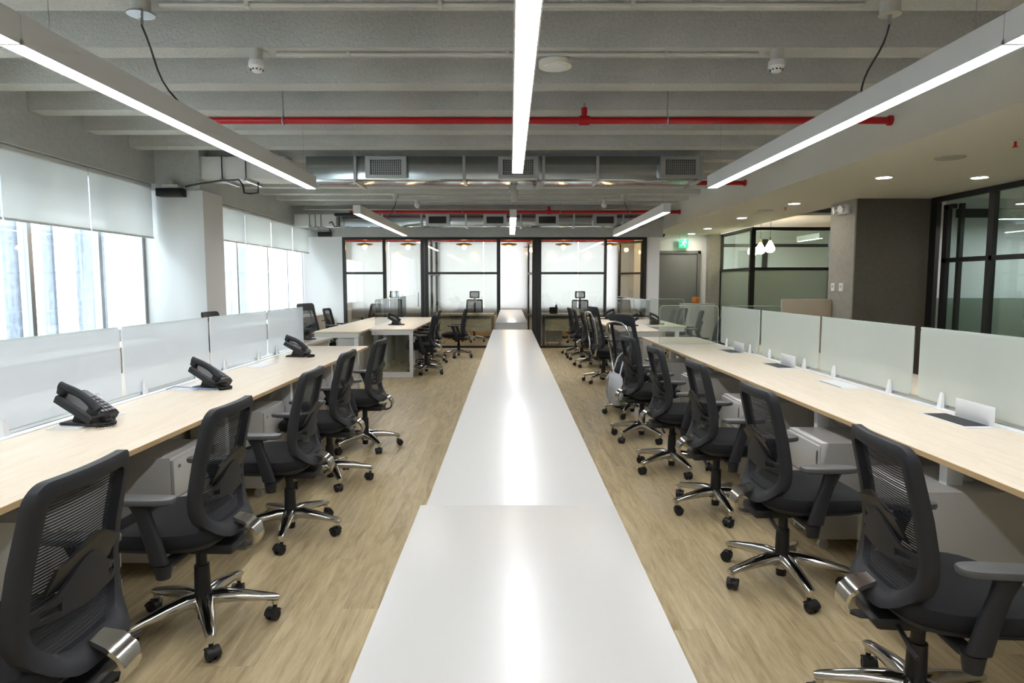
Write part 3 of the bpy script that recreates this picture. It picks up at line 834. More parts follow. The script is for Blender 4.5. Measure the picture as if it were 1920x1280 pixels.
def task_chair(star=-.5, wheels=True):
    root = empty('office_chair', (0, 0, 0), 0, '', 'chair')
    star_base(root, star, wheels, M['chrome'])
    seat_parts(root); armrests(root)
    ring(MB(), .218, .432, .965, .05, .12, .046, .054, .044, .040).build('back_frame', M['dark'], root, 60)
    sheet(MB(), .176, .482, .925, .03, .085, .006).build('back_mesh', M['mesh'], root)
    # lumbar support with two slotted wings
    lb = MB()
    top = lambda x: .628+.092*math.exp(-(x/.095)**2)
    bot = lambda x: .592-.012*math.exp(-(x/.08)**2)+.12*max(0, abs(x)-.15)
    def strip(xs, f0, f1, dy=-.032, th=.010):
        L = []
        for x in xs:
            yy = dy+.35*max(0, abs(x)-.12)
            a, b = back_pt(x, f0(x), yy), back_pt(x, f1(x), yy)
            c, d = back_pt(x, f1(x), yy-th), back_pt(x, f0(x), yy-th)
            L.append([a, b, c, d])
        lb.loft(L)
    N = lambda a, b, n: [a+(b-a)*k/n for k in range(n+1)]
    strip(N(-.10, .10, 10), bot, top)
    for s_ in (1, -1):
        strip(N(s_*.10, s_*.155, 3), bot, lambda x: .606); strip(N(s_*.10, s_*.155, 3), lambda x: .628, top)
        strip(N(s_*.155, s_*.198, 3), bot, top)
    lo = lb.build('lumbar_support', M['dark'], root, 50)
    pd = MB()
    P = []
    for i in range(5):
        P.append([back_pt(x, .655+(.018+.014*math.exp(-(x/.08)**2))*i, -.014-.007*i-(.010 if k else 0)) for k, xs in ((0, (-.135, -.09, -.045, 0, .045, .09, .135)), (1, (.135, .09, .045, 0, -.045, -.09, -.135))) for x in xs])
    pd.loft(P); pd.build('lumbar_pad', M['plastic'], root, 50)
    em = MB()
    em.tube([back_pt(.024*math.cos(t), .665+.017*math.sin(t), -.0415) for t in [2*PI*i/18 for i in range(18)]], .0018, 5, closed=True, up=(0, 1, 0))
    em.tube([back_pt(-.014, .659, -.0415), back_pt(-.004, .672, -.0415), back_pt(.003, .660, -.0415), back_pt(.014, .671, -.0415)], .0018, 5, up=(0, 1, 0))
    em.build('emblem', M['satin'], lo)
    MB().ribbon([(-.155, .482), (-.205, .466), (-.240, .436), (-.250, .400), (-.238, .368), (-.200, .352), (-.11, .350)], .013, [.034, .046, .045, .040, .036, .033, .031]).build('back_bracket', M['chrome'], root, 60)
    return root
def tall_chair(star=.3):
    root = empty('high_back_chair', (0, 0, 0), 0, '', 'chair')
    star_base(root, star, False, M['chrome'])
    seat_parts(root); armrests(root)
    ring(MB(), .235, .50, 1.12, .05, .10, .038, .05, .12, .030).build('back_frame', M['dark'], root, 60)
    sheet(MB(), .20, .545, 1.005, .02, .07, .004).build('back_mesh', M['mesh2'], root)
    pts = []
    for x, z in ((-.07, .40), (-.13, .48), (-.17, .58), (-.185, .75), (-.185, .92), (-.165, 1.0), (-.11, 1.035), (0, 1.045), (.11, 1.035), (.165, 1.0), (.185, .92), (.185, .75), (.17, .58), (.13, .48), (.07, .40)):
        pts.append((x, (yb(max(z, .52))-.055 if z > .45 else -.15), z))
    MB().tube(pts, .013, 8, 1.3).build('chrome_loop', M['chrome'], root, 60)
    return root
def headrest_chair(star=.1):
    root = empty('executive_chair', (0, 0, 0), 0, '', 'chair')
    star_base(root, star, False, M['satin'])
    seat_parts(root); armrests(root)
    ring(MB(), .225, .52, 1.06, .035, .16, .032, .04, .035, .03).build('back_frame', M['plastic'], root, 60)
    sheet(MB(), .205, .545, 1.04, .02, .14, .002).build('back_mesh', M['mesh'], root)
    MB().ribbon([(-.15, .38), (-.27, .44), (-.26, .60), (-.255, .9), (-.30, 1.12)], .02, .02).build('spine', M['plastic'], root)
    ring(MB(), .14, 1.09, 1.27, .03, .03, .034, .034, .034, .03, -.02).build('headrest_frame', M['plastic'], root, 60)
    sheet(MB(), .115, 1.12, 1.25, .01, .01, -.02).build('headrest_mesh', M['mesh'], root)
    return root

LG, RG = 'task chairs along the window-side near desks', 'task chairs along the corridor-side near desks'
ordn = ['first', 'second', 'third', 'fourth', 'fifth']
near = [( -1.30, 1.72, 90, LG, -15), (-1.305, 2.66, 89, LG, 0), (-1.28, 3.69, 91, LG, -21), (-1.325, 4.69, 90, LG, -2), (-1.285, 5.68, 87, LG, 6),
        (1.35, 2.06, -95, RG, 5), (1.325, 3.07, -89, RG, -29), (1.32, 4.08, -90, RG, -30), (1.265, 5.0, -88, RG, -17), (1.24, 6.04, -82, RG, -6)]
extra = ['with its back cut by the picture edge', 'with keys hanging on the drawer unit behind it', 'pulled slightly from the worktop', 'tucked close to the worktop', 'at the worktop end']
for i, (x, y, rz, g, st) in enumerate(near):
    k = i % 5
    side = 'window-side' if g is LG else 'corridor-side'
    c = task_chair(star=0, wheels=True) if i == 0 else copy_tree(near0)
    if i == 0: near0 = c
    c.location = (x, y, 0); c.rotation_euler = (0, 0, math.radians(rz))
    c['label'] = 'black mesh task chair, %s along the %s near desk row from the camera' % (ordn[k], side)
    c['group'] = g
    # turn the star base on its own column
    nl = nc = 0
    for ch in c.children:
        n = ch.name.split('.')[0]
        if n == 'leg':
            ch.rotation_euler = (0, 0, math.radians(st-60-rz+72*nl)); nl += 1
        elif n == 'caster':
            a = math.radians(st-60-rz+72*nc)
            ch.location = (.288*math.cos(a), .288*math.sin(a), 0); ch.rotation_euler = (0, 0, a+1.9*math.sin(nc*2.1+i*1.3)); nc += 1
FG = 'task chairs along the far desks'
far = [(-1.36, 10.50, 90, 'black task chair at the open end of the window-side far desks'), (-1.46, 11.25, 94, 'black task chair, second along the window-side far desks'),
       (-1.45, 12.0, 96, 'black task chair, third along the window-side far desks'), (-1.02, 12.85, 88, 'black task chair pulled out before the middle office front'),
       (1.42, 11.4, -86, 'black task chair, second along the corridor-side far desks'), (1.38, 12.5, -92, 'black task chair, third along the corridor-side far desks'), (1.36, 13.35, -88, 'black task chair before the corridor-side office front'),
       (2.95, 9.35, 100, 'black task chair standing behind the corridor-side worktop end'), (3.35, 11.9, 80, 'black task chair behind the corridor-side far clear screens'), (3.35, 13.1, 95, 'black task chair behind the far clear screens near the grey door'),
       (-3.52, 13.0, -95, 'dark chair at the window-side far desks beside the beige lockers'), (-3.35, 15.9, 150, 'dark chair inside the office behind the narrow pane')]
fu = []; fp = task_chair(star=.4, wheels=False)
for x, y, rz, lab in far: place(fp, fu, (x, y, 0), math.radians(rz), lab, FG)
tp = tall_chair(); tu = []
TG = 'high-back chairs with chrome loops'
for x, y, rz, lab in ((1.36, 7.15, -62, 'high-back mesh chair with bright chrome loop, holding the bags'), (1.38, 9.55, -78, 'high-back mesh chair with chrome loop beside the corridor-side far desks'),
                      (-3.40, 7.75, -90, 'high-back chair whose dark top shows over the frosted screens'), (-3.32, 11.0, -112, 'high-back grey mesh chair in front of the beige lockers')):
    place(tp, tu, (x, y, 0), math.radians(rz), lab, TG)
hp = headrest_chair(); hu = []
for x, y, rz, lab in ((-.90, 16.3, 180, 'executive chair with mesh headrest in the middle office'), (1.72, 16.0, 175, 'executive chair with mesh headrest in the office beside the grey door'), (-2.95, 16.4, 180, 'executive chair with headrest behind the frameless glass door')):
    place(hp, hu, (x, y, .03 if x < 2 else 0), math.radians(rz), lab, 'executive chairs in the glazed offices')
    tu_ = 0
for o in COL.objects:
    if o.name.startswith('executive_chair') and o.parent is None: o.location.z = 0

# ------------------------------------------------------------------ desks
ZT = .75
def bench(name, xf, xb, y0, y1, mods, label, braces=True, apron=True, flaps=(), endleg=None):
    """xf: front edge (aisle side), xb: edge at the screens; mods: y positions of the leg frames"""
    sg = 1 if xb > xf else -1
    o = empty(name, (xf, (y0+y1)/2, 0), 0, label, 'desk', None)
    ox, oy = xf, (y0+y1)/2
    def B(nm, mat, x0, x1, a, b, z0, z1, bev=0): return boxo(nm, mat, min(x0, x1)-ox, max(x0, x1)-ox, a-oy, b-oy, z0, z1, o, bev)
    top = B('worktop', M['desk'], xf+sg*.002, xb, y0, y1, ZT-.024, ZT, .0015)
    B('front_edge', M['edge'], xf-sg*.0005, xf+sg*.0025, y0+.001, y1-.001, ZT-.0235, ZT-.001)
    for y in mods:
        lx = xf+sg*.15
        w = .025
        B('leg', M['steelwhite'], lx-.035, lx+.035, y-w, y+w, 0, ZT-.024, .002)
        B('cross_beam', M['steelwhite'], lx, xb-sg*.02, y-w, y+w, ZT-.07, ZT-.024)
        if braces:
            f = MB()
            f.prism([(sg*.10, ZT-.030), (sg*.13, ZT-.03), (sg*.30, ZT-.175), (sg*.30, ZT-.21)], lambda a, b, y=y: (a, y-oy+.03, b), lambda a, b, y=y: (a, y-oy+.05, b)).build('brace', M['steelwhite'], o, 0)
        B('leg', M['steelwhite'], xb-sg*.09, xb-sg*.03, y-w, y+w, 0, ZT-.07, .002)
    for a, b in zip(mods, mods[1:]):
        B('modesty_panel', M['greypanel'], xb-sg*.115, xb-sg*.095, a+w, b-w, .10, ZT-.03)
        B('cable_tray', M['steelwhite'], xb-sg*.30, xb-sg*.12, a+w, b-w, ZT-.15, ZT-.135)
    B('screen_rail', M['steelwhite'], xb-sg*.045, xb, y0+.03, y1-.03, ZT, ZT+.004)
    for fy, opened in flaps:
        fx = xf+sg*.56
        B('cable_box_rim', M['steelwhite'], fx-.075, fx+.085, fy-.19, fy+.19, ZT, ZT+.003)
        if opened:
            B('cable_box_opening', M['plastic'], fx-.062, fx+.06, fy-.15, fy+.17, ZT+.003, ZT+.0042)
            B('cable_flap', M['steelwhite'], fx+.062, fx+.068, fy-.175, fy+.10, ZT+.003, ZT+.10, .001)
        else:
            B('cable_flap', M['steelwhite'], fx-.06, fx+.075, fy-.18, fy+.18, ZT+.003, ZT+.006, .001)
            B('flap_slot', M['plastic'], fx-.066, fx-.06, fy-.15, fy+.15, ZT+.003, ZT+.005)
    return o
LM = [1.55, 2.72, 3.88, 5.05, 6.22, 7.30]
RM = [1.55, 2.72, 3.88, 5.10, 6.30, 7.50, 8.52]
bench('bench_desk', -1.60, -2.32, .4, 7.33, LM, 'long pale maple bench desk on the window side holding three phones', flaps=[(3.27, False), (4.42, False), (5.6, False)])
bench('bench_desk', 1.735, 2.44, .4, 8.58, RM, 'long pale maple bench desk on the corridor side with raised white flaps', flaps=[(3.30, True), (4.5, False), (5.53, True), (6.72, True)])
bench('bench_desk', -3.06, -2.335, .4, 8.55, LM+[8.45], 'rear maple bench desk behind the frosted screens on the window side')
bench('bench_desk', 3.16, 2.455, .4, 7.45, RM[:-1], 'rear maple bench desk behind the frosted screens on the corridor side')
def far_bench(xf, xb, y0, y1, label, glass_end):
    sg = 1 if xb > xf else -1
    o = bench('bench_desk', xf, xb, y0, y1, [(y0+.95 if glass_end else y0+.04), (y0*2+y1)/3, (y0+2*y1)/3, y1-.05], label, braces=False)
    ox, oy = xf, (y0+y1)/2
    lo, hi = min(xf, xb)-ox, max(xf, xb)-ox
    boxo('end_rail', M['steelwhite'], lo+.03, hi-.03, y0-oy+.01, y0-oy+.04, ZT-.09, ZT-.024, o)
    if glass_end:
        boxo('end_foot', M['steelwhite'], lo+.01, hi-.01, y0-oy+.01, y0-oy+.05, 0, .08, o)
        boxo('corner_post', M['steelwhite'], (xf-ox)+sg*.01-.0*sg if sg > 0 else -.065, (.065 if sg > 0 else -.01), y0-oy+.008, y0-oy+.05, .0, ZT-.024, o)
        boxo('end_glass', M['glass'], lo+.07, hi-.02, y0-oy+.022, y0-oy+.030, .08, ZT-.09, o, smooth=0)
    else:
        boxo('end_drawers', M['white'], lo+.36 if sg > 0 else lo+.05, hi-.05 if sg > 0 else hi-.40, y0-oy+.02, y0-oy+.45, .08, ZT-.10, o, .003)
    return o
far_bench(-1.50, -2.18, 10.05, 13.75, 'far maple desk on the window side with a glass end panel', True)
far_bench(-2.90, -2.20, 9.50, 13.75, 'far maple desk beside the beige lockers, starting nearer', False)
far_bench(1.62, 2.25, 9.65, 13.75, 'far maple desk on the corridor side with white end apron', False)
far_bench(2.92, 2.27, 10.75, 13.75, 'far maple desk on the corridor side with open steel end', False)

# screens
def rpanel(mb, y0, y1, z0, z1, r, x0, x1):
    pts = []
    for cy, cz, a0 in ((y1-r, z0+r, -PI/2), (y1-r, z1-r, 0), (y0+r, z1-r, PI/2), (y0+r, z0+r, PI)):
        for i in range(5): a = a0+PI/2*i/4; pts.append((cy+r*math.cos(a), cz+r*math.sin(a)))
    return mb.prism(pts, lambda a, b: (x0, a, b), lambda a, b: (x1, a, b))
def screen(x, y0, y1, mat, label, group, sg, z0=.775, z1=1.195, clips=True):
    o = rpanel(MB(), y0, y1, z0, z1, .03, x-.005, x+.005).build('desk_screen', mat, None, 0)
    rpanel(MB(), y0+.0, y1-.0, z1-.012, z1+.0, .005, x-.0056, x+.0056).build('top_edge', M['frostR'], o, 0)
    if clips:
        for yy in (y0+.18*(y1-y0), y0+.80*(y1-y0)):
            c = MB()
            for s_ in (1, -1):
                L = []
                for t in (0, .35, .7, .92, 1):
                    z = ZT+.004+.085*t; w = .021*(1-.45*t**1.5); dx = .026-.012*t
                    L.append([(x+s_*.006, yy-w, z), (x+s_*dx, yy-w*.8, z), (x+s_*dx, yy+w*.8, z), (x+s_*.006, yy+w, z)])
                c.loft(L)
            c.build('screen_clip', M['steelwhite'], o, 40)
    tag(o, label, 'screen', group)
    return o
nm = ['first', 'second', 'third', 'fourth']
for i, (a, b) in enumerate(((2.73, 3.86), (3.89, 5.00), (5.04, 6.20), (6.25, 7.30))):
    screen(-2.33, a, b, M['frostL'], 'frosted desk screen on the window side, %s from the camera' % nm[i], 'frosted screens on the window-side bench', -1)
for i, (a, b) in enumerate(((2.72, 3.86), (3.93, 5.09), (5.14, 6.31), (6.38, 7.52))):
    screen(2.447, a, b, M['frostR'], 'frosted desk screen on the corridor side, %s from the camera' % nm[i], 'frosted screens on the corridor-side bench', 1)
for i, (a, b) in enumerate(((10.55, 11.85), (11.9, 12.9), (12.95, 13.7))):
    screen(-2.19, a, b, M['screenglass'], 'clear glass desk screen on the window-side far desks, %s from the aisle end' % nm[i], 'clear screens on the far desks', -1, clips=False)
    screen(2.26, a, b, M['screenglass'], 'clear glass desk screen on the corridor-side far desks, %s from the aisle end' % nm[i], 'clear screens on the far desks', 1, clips=False)
def cross_screen(x0, x1, y, label, zb=.755):
    r = .05
    pts = []
    for cx, cz, a0 in ((x1-.01, zb+.01, -PI/2), (x1-r, 1.2-r, 0), (x0+r, 1.2-r, PI/2), (x0+.01, zb+.01, PI)):
        rr = r if cz > 1 else .01
        for i in range(6): a = a0+PI/2*i/5; pts.append((cx+rr*math.cos(a), cz+rr*math.sin(a)))
    o = MB().prism(pts, lambda a, b: (a, y-.004, b), lambda a, b: (a, y+.004, b)).build('end_screen', M['glass'], None, 0)
    e_ = MB().tube([(p[0], y, p[1]) for p in pts], .0035, 5, closed=True, up=(0, 1, 0)).build('glass_edge', M['frostR'], o)
    tag(o, label, 'screen')
cross_screen(1.74, 2.42, 7.56, 'clear glass end screen across the corridor-side near bench')
cross_screen(2.47, 3.1, 7.42, 'clear glass end screen across the rear corridor-side bench')
cross_screen(2.29, 2.90, 10.85, 'clear glass end screen on the corridor-side far desk')

# central white cabinets
def credenza(x0, x1, y0, y1, z1, label):
    o = empty('storage_cabinet', ((x0+x1)/2, (y0+y1)/2, 0), 0, label, 'cabinet')
    ox, oy = (x0+x1)/2, (y0+y1)/2
    B = lambda nm_, mat, a, b, c_, d_, e_, f_, bev=0: boxo(nm_, mat, a-ox, b-ox, c_-oy, d_-oy, e_, f_, o, bev)
    B('plinth', M['greypanel'], x0+.03, x1-.03, y0+.02, y1-.02, 0, .07)
    B('body', M['white'], x0+.018, x1-.018, y0+.004, y1-.004, .07, z1-.02)
    B('cabinet_top', M['white'], x0, x1, y0, y1, z1-.02, z1, .0015)
    n = max(1, int(round((y1-y0)/.48))); w = (y1-y0)/n
    dm = None
    for k in range(n):
        for s_ in (-1, 1):
            xa = (x0+.001 if s_ < 0 else x1-.017)
            d_ = B('cabinet_door', M['white'], xa, xa+.016, y0+k*w+.002, y0+(k+1)*w-.002, .075, z1-.024)
            hb = MB().box(-.006, .006, -.05, .05, -.006, .006).build('handle', M['satin'], d_)
            hb.location = ((xa+.008+s_*.013)-ox, y0+k*w+w*.5-oy, z1-.08)
    return o
credenza(-.212, .246, .35, 1.497, .93, 'low white storage cabinet closest to the camera')
credenza(-.200, .248, 1.504, 7.48, .925, 'long run of white storage cabinet down the middle aisle')
credenza(-.20, .235, 8.80, 13.2, .93, 'white storage cabinet beyond the gap, before the office doorway')

# pedestals under the desks
def pedestal():
    o = empty('drawer_pedestal', (0, 0, 0), 0, '', 'drawer unit')
    boxo('pedestal_body', M['white'], -.2, .2, -.25, .235, .07, .60, o, .003)
    for i, (a, b) in enumerate(((.08, .235), (.24, .395), (.40, .59))):
        d_ = boxo('drawer', M['white'], -.198, .198, .236, .252, a, b-.004, o, .002)
        boxo('drawer_grip', M['satin'], -.198, -.190, .250, .256, a+.02, b-.03, d_)
    MB().cone((.15, .25, .55), (.15, .258, .55), .009, n=12).build('lock', M['satin'], o)
    for sx in (-.15, .15):
        for sy in (-.19, .18):
            MB().cone((sx-.012, sy, .028), (sx+.012, sy, .028), .028, n=14).box(sx-.016, sx+.016, sy-.016, sy+.016, .05, .072).build('caster', M['greypanel'], o)
    return o
pp = pedestal(); pu = []
for i, y in enumerate((2.46, 3.32, 4.50, 5.60, 6.85)):
    place(pp, pu, (-1.90, y, 0), -PI/2, 'white drawer unit under the window-side bench, %s from the camera' % ordn[i], 'drawer units under the window-side bench')
for i, y in enumerate((2.80, 3.62, 4.82, 6.02, 7.2)):
    place(pp, pu, (1.90, y, 0), PI/2, 'white drawer unit under the corridor-side bench, %s from the camera' % ordn[i], 'drawer units under the corridor-side bench')
for i, y in enumerate((11.75, 12.6, 13.4)):
    place(pp, pu, (-1.80, y, 0), -PI/2, 'white drawer unit under the window-side far desk, %s from its open end' % ordn[i], 'drawer units under the far desks')
    place(pp, pu, (1.92, y-.9, 0), PI/2, 'white drawer unit under the corridor-side far desk, %s from its open end' % ordn[i], 'drawer units under the far desks')
k = empty('key_ring', (-1.66, 2.60, .55), 0, 'small bunch of keys hanging in the window-side drawer lock', 'keys')
MB().tube([(.012, .012*math.cos(t), -.012+.014*math.sin(t)) for t in [2*PI*i/12 for i in range(12)]], .0016, 5, closed=True, up=(1, 0, 0)).build('ring', M['satin'], k)
MB().box(-.002, .014, -.003, .003, -.003, .003).box(.008, .012, -.012, .012, -.06, -.03).box(.008, .011, -.004, .003, -.095, -.06).build('key', M['key'], k)
MB().box(.004, .008, -.010, .016, -.075, -.032, .002).build('key_fob', M['plastic'], k)

# beige lockers along the window wall
def locker():
    o = empty('low_locker', (0, 0, 0), 0, '', 'cabinet')
    boxo('locker_body', M['beige'], -.6, .6, -.22, .20, 0, .77, o)
    boxo('locker_top', M['beige'], -.6, .6, -.22, .225, .77, .79, o, .002)
    for s_ in (-1, 1):
        d_ = boxo('locker_door', M['beige'], (-.597 if s_ < 0 else .003), (-.003 if s_ < 0 else .597), .202, .22, .06, .765, o, .002)
        MB().cone((s_*.06, .22, .66), (s_*.06, .232, .66), .016, n=12).build('lock', M['plastic'], d_)
    return o
lp = locker(); lu = []
for i in range(4): place(lp, lu, (-4.27, 10.42+1.21*i, 0), -PI/2, 'beige low locker under the far window bay, %s past the column' % ordn[i], 'beige lockers along the window wall')
for i in range(4): place(lp, lu, (-4.27, 3.9+1.21*i, 0), -PI/2, 'beige low locker under the near window bay, %s towards the column' % ordn[i], 'beige lockers along the window wall')

# ------------------------------------------------------------------ telephones
def phone():
    o = empty('desk_phone', (0, 0, 0), 0, '', 'telephone')
    # user side is +x ; body rises towards -x
    ca = math.radians(30); ux = Vector((math.cos(ca), 0, -math.sin(ca))); un = Vector((math.sin(ca), 0, math.cos(ca)))
    base = Vector((-.12, 0, .138))
    def P(u, v, n): q = base+ux*u+un*n; return (q.x, v, q.z)
    MB().box(-.12, .06, -.075, .085, 0, .014, .004).build('stand_foot', M['plastic'], o)
    MB().prism([(-.08, .012), (.055, .012), (.060, .022), (-.05, .078)], lambda a, b: (a, -.04, b), lambda a, b: (a, .07, b)).build('stand', M['plastic'], o)
    L = []
    for u, h in ((0, .016), (.03, .022), (.14, .024), (.20, .022), (.215, .012)):
        L.append([P(u, -.09, -.022), P(u, .095, -.022), P(u, .098, h*.6), P(u, .085, h), P(u, -.085, h), P(u, -.093, h*.6)])
    MB().loft(L).build('phone_body', M['plastic'], o, 30)
    d_ = MB()
    d_.prism([(.018, -.012), (.075, -.012), (.075, .078), (.018, .078)], lambda a, b: P(a, b, .022), lambda a, b: P(a, b, .0262))
    d_.build('display', M['pad'], o, 0)
    kb = MB()
    for r in range(5):
        for c_ in range(4):
            u0, v0 = .088+r*.0245, -.012+c_*.0235
            kb.prism([(u0, v0), (u0+.015, v0), (u0+.015, v0+.017), (u0, v0+.017)], lambda a, b: P(a, b, .022), lambda a, b: P(a, b, .0275))
    kb.build('keypad', M['pad'], o, 0)
    # handset on the camera side of the body
    pts = []; rr = []
    for t in [i/12 for i in range(13)]:
        u = -.02+.225*t; n = .046+.024*math.sin(PI*t); pts.append(P(u, -.058, n)); rr.append(.015+.007*abs(2*t-1)**3)
    hs = MB().tube(pts, rr, 10, 1.35, up=(0, 1, 0))
    for u in (.0, .185):
        a, b = P(u, -.058, .020), P(u, -.058, .050); hs.cone(a, b, .024, .027, 14)
    h_ = hs.build('handset', M['dark'], o, 50)
    # curled cord
    cp = []
    for i in range(120):
        t = i/119; ang = t*2*PI*26
        bx_ = .095+.055*math.cos(1.25*PI*t-.9*PI+PI*.5); by = -.055+.055*math.sin(1.25*PI*t-.9*PI+PI*.5)
        cp.append((bx_+.008*math.cos(ang)*.6, by+.008*math.cos(ang), .012+.0075*math.sin(ang)))
    cp = [(.05, -.06, .03), (.07, -.085, .018)]+cp+[(.085, .02, .022), (.07, .03, .032)]
    MB().tube(cp, .004, 5).build('cord', M['plastic'], o)
    return o
ph = phone(); pu = []
for x, y, rz, lab in ((-2.09, 3.21, -8, 'black desk phone closest to the camera on the window-side bench'), (-2.00, 4.36, -12, 'second black desk phone on the window-side bench, blue cable behind it'),
                      (-2.03, 6.27, -5, 'black desk phone near the window-side bench end'), (-2.60, 8.2, 160, 'black desk phone turned backwards on the rear window-side bench'),
                      (-1.95, 11.1, 0, 'black desk phone on the window-side far desk'), (2.03, 10.9, 170, 'black desk phone on the corridor-side far desk behind the high-back chair'),
                      (2.5, 11.25, 10, 'black desk phone behind the corridor-side far clear screen'), (1.95, 12.9, 175, 'distant black desk phone by the corridor-side far screens'),):
    place(ph, pu, (x, y, ZT+.001 if y != 3.21 else ZT+.0065), math.radians(rz), lab, 'black desk phones')
c = MB().tube([(-2.245, 4.20, ZT+.012), (-2.20, 4.22, ZT+.03), (-2.12, 4.24, ZT+.022), (-2.03, 4.25, ZT+.012), (-1.96, 4.26, ZT+.006), (-1.90, 4.34, ZT+.006)], .004, 6).build('network_cable', plain('blue_cable', (120, 150, 190), .5))
tag(c, 'thin blue network cable running to the second window-side phone', 'cable')

# ------------------------------------------------------------------ bags by the high-back chair
b = empty('shoulder_bag', (1.10, 6.72, -.10), math.radians(10), 'light grey canvas bag hanging from the high-back chair', 'bag')
MB().loft([superring(.035, .10, 0, .30, 20, 3), superring(.055, .135, 0, .33, 20, 3), superring(.06, .145, 0, .45, 20, 3), superring(.045, .14, 0, .58, 20, 3), superring(.02, .13, 0, .62, 20, 3)]).build('bag_body', M['bag'], b, 60)
MB().tube([(0, -.11, .60), (.05, -.09, .78), (.14, 0, .90), (.05, .09, .78), (0, .11, .60)], .008, 6).build('bag_strap', M['bag'], b)
b = empty('backpack', (1.30, 7.62, .0), math.radians(20), 'black backpack with white straps on the floor beside the high-back chair', 'bag')
MB().loft([superring(.07, .13, 0, .0, 22, 3), superring(.10, .16, 0, .05, 22, 3), superring(.10, .165, 0, .25, 22, 3), superring(.085, .15, 0, .40, 22, 3), superring(.03, .08, 0, .47, 22, 3)]).build('bag_body', M['fabric'], b, 60)
for s_ in (-1, 1): MB().tube([(-.08, s_*.07, .42), (-.125, s_*.08, .34), (-.135, s_*.085, .2), (-.10, s_*.09, .08)], .012, 6, 1.6).build('bag_strap', M['bag'], b)

# ------------------------------------------------------------------ offices: desks, pendants
def office_desk(x0, x1, y0, label):
    o = empty('office_desk', ((x0+x1)/2, y0, 0), 0, label, 'desk'); ox = (x0+x1)/2
    boxo('desk_top', M['roomwood'], x0-ox, x1-ox, 0, .70, .72, .755, o, .002)
    boxo('desk_apron', M['frame'], x0-ox, x1-ox, .004, .03, .665, .72, o)
    boxo('modesty_panel', M['roomwood'], x0-ox+.05, x1-ox-.05, .06, .08, .36, .665, o)
    for xx in (x0-ox+.03, x1-ox-.03): boxo('leg', M['frame'], xx-.025, xx+.025, .03, .66, 0, .70, o)
office_desk(-1.80, -.38, 15.0, 'grey oak office desk in the middle glazed office')
office_desk(.75, 2.25, 15.0, 'grey oak office desk in the office beside the grey door')
def low_unit(x0, x1, label):
    o = empty('low_cabinet', ((x0+x1)/2, 17.5, 0), 0, label, 'cabinet'); ox = (x0+x1)/2
    boxo('cabinet_body', M['tanwood'], x0-ox, x1-ox, -.2, .2, .06, .60, o)
    boxo('plinth', M['frame'], x0-ox+.02, x1-ox-.02, -.17, .18, 0, .06, o)
    n = 3; w = (x1-x0)/n
    for k in range(n): boxo('cabinet_door', M['tanwood'], x0-ox+k*w+.003, x0-ox+(k+1)*w-.003, -.216, -.2, .07, .595, o, .002)
low_unit(-1.7, -.2, 'tan oak low cabinet at the back of the middle office')
low_unit(1.0, 2.5, 'tan oak low cabinet at the back of the office beside the grey door')
place(pp, pu, (1.05, 15.75, 0), PI, 'white drawer unit beneath the desk in the office beside the grey door')
place(ph, pu, (1.02, 15.35, .756), math.radians(90), 'black desk phone on the office desk beside the doorway')
pl = empty('pendant_lamp', (0, 0, 0), 0, '', 'lamp')
MB().loft([[(r*math.cos(2*PI*i/24), r*math.sin(2*PI*i/24), z) for i in range(24)] for r, z in ((.03, .075), (.06, .072), (.15, .062), (.20, .05), (.20, .044), (.19, .044))], True, False).build('lamp_shade', M['frame'], pl, 60)
MB().loft([[(r*math.cos(2*PI*i/24), r*math.sin(2*PI*i/24), z) for i in range(24)] for r, z in ((.199, .044), (.185, .030), (.10, .008), (.045, .0))], False, True).build('shade_lining', M['gold'], pl, 60)
MB().loft([superring(.012, .012, 0, .05, 12, 2), superring(.04, .04, 0, .01, 12, 2), superring(.05, .05, 0, -.03, 12, 2), superring(.036, .036, 0, -.065, 12, 2), superring(.008, .008, 0, -.08, 12, 2)]).build('bulb', M['bulb'], pl, 60)
MB().cone((0, 0, .07), (0, 0, .46), .004, n=6).build('lamp_cord', M['frame'], pl)
pu2 = []
for x, y, lab in ((-3.45, 15.6, 'brass lined pendant lamp in the office behind the narrow pane'), (-2.42, 15.6, 'brass lined pendant lamp above the frameless glass door'), (-1.09, 15.6, 'brass lined pendant lamp over the middle office desk'),
                  (-.03, 15.6, 'brass lined pendant lamp in the doorway of the middle office'), (.54, 16.9, 'brass lined pendant lamp half hidden by the thick post'), (1.27, 15.6, 'brass lined pendant lamp over the desk beside the grey door'), (2.36, 15.6, 'brass lined pendant lamp in the last office doorway')):
    place(pl, pu2, (x, y, 2.34), 0, lab, 'brass lined pendant lamps in the offices')

red_pipe(16.4, 2.52, -4.2, 3.1, 'red sprinkler pipe inside the glazed offices', [-3.2, -.9, 1.6], None, 2.80)
# globe pendants in the meeting room
gp = empty('globe_pendant', (0, 0, 0), 0, '', 'lamp')
MB().loft([superring(r, r, 0, z, 20, 2) for r, z in ((.02, .17), (.035, .14), (.075, .07), (.105, 0), (.10, -.05), (.06, -.09), (.01, -.1))]).build('globe', M['globe'], gp, 60)
MB().cone((0, 0, .16), (0, 0, .24), .022, n=12).build('lamp_holder', M['gold'], gp)
MB().cone((0, 0, .24), (0, 0, .68), .004, n=6).build('lamp_cord', M['frame'], gp)
gu = []
for x, y, z, lab in ((5.45, 14.75, 2.18, 'glowing white globe pendant hanging lower in the meeting room cluster'), (5.68, 14.9, 2.22, 'glowing white globe pendant, middle of the meeting room cluster'), (5.78, 14.6, 2.24, 'glowing white globe pendant hanging higher in the meeting room cluster')):
    place(gp, gu, (x, y, z), 0, lab, 'globe pendants in the meeting room')
struct(boxo('ceiling_meeting', M['offwhite'], 5.17, 9.9, 14.0, 17.6, 2.9, 2.95, smooth=0))
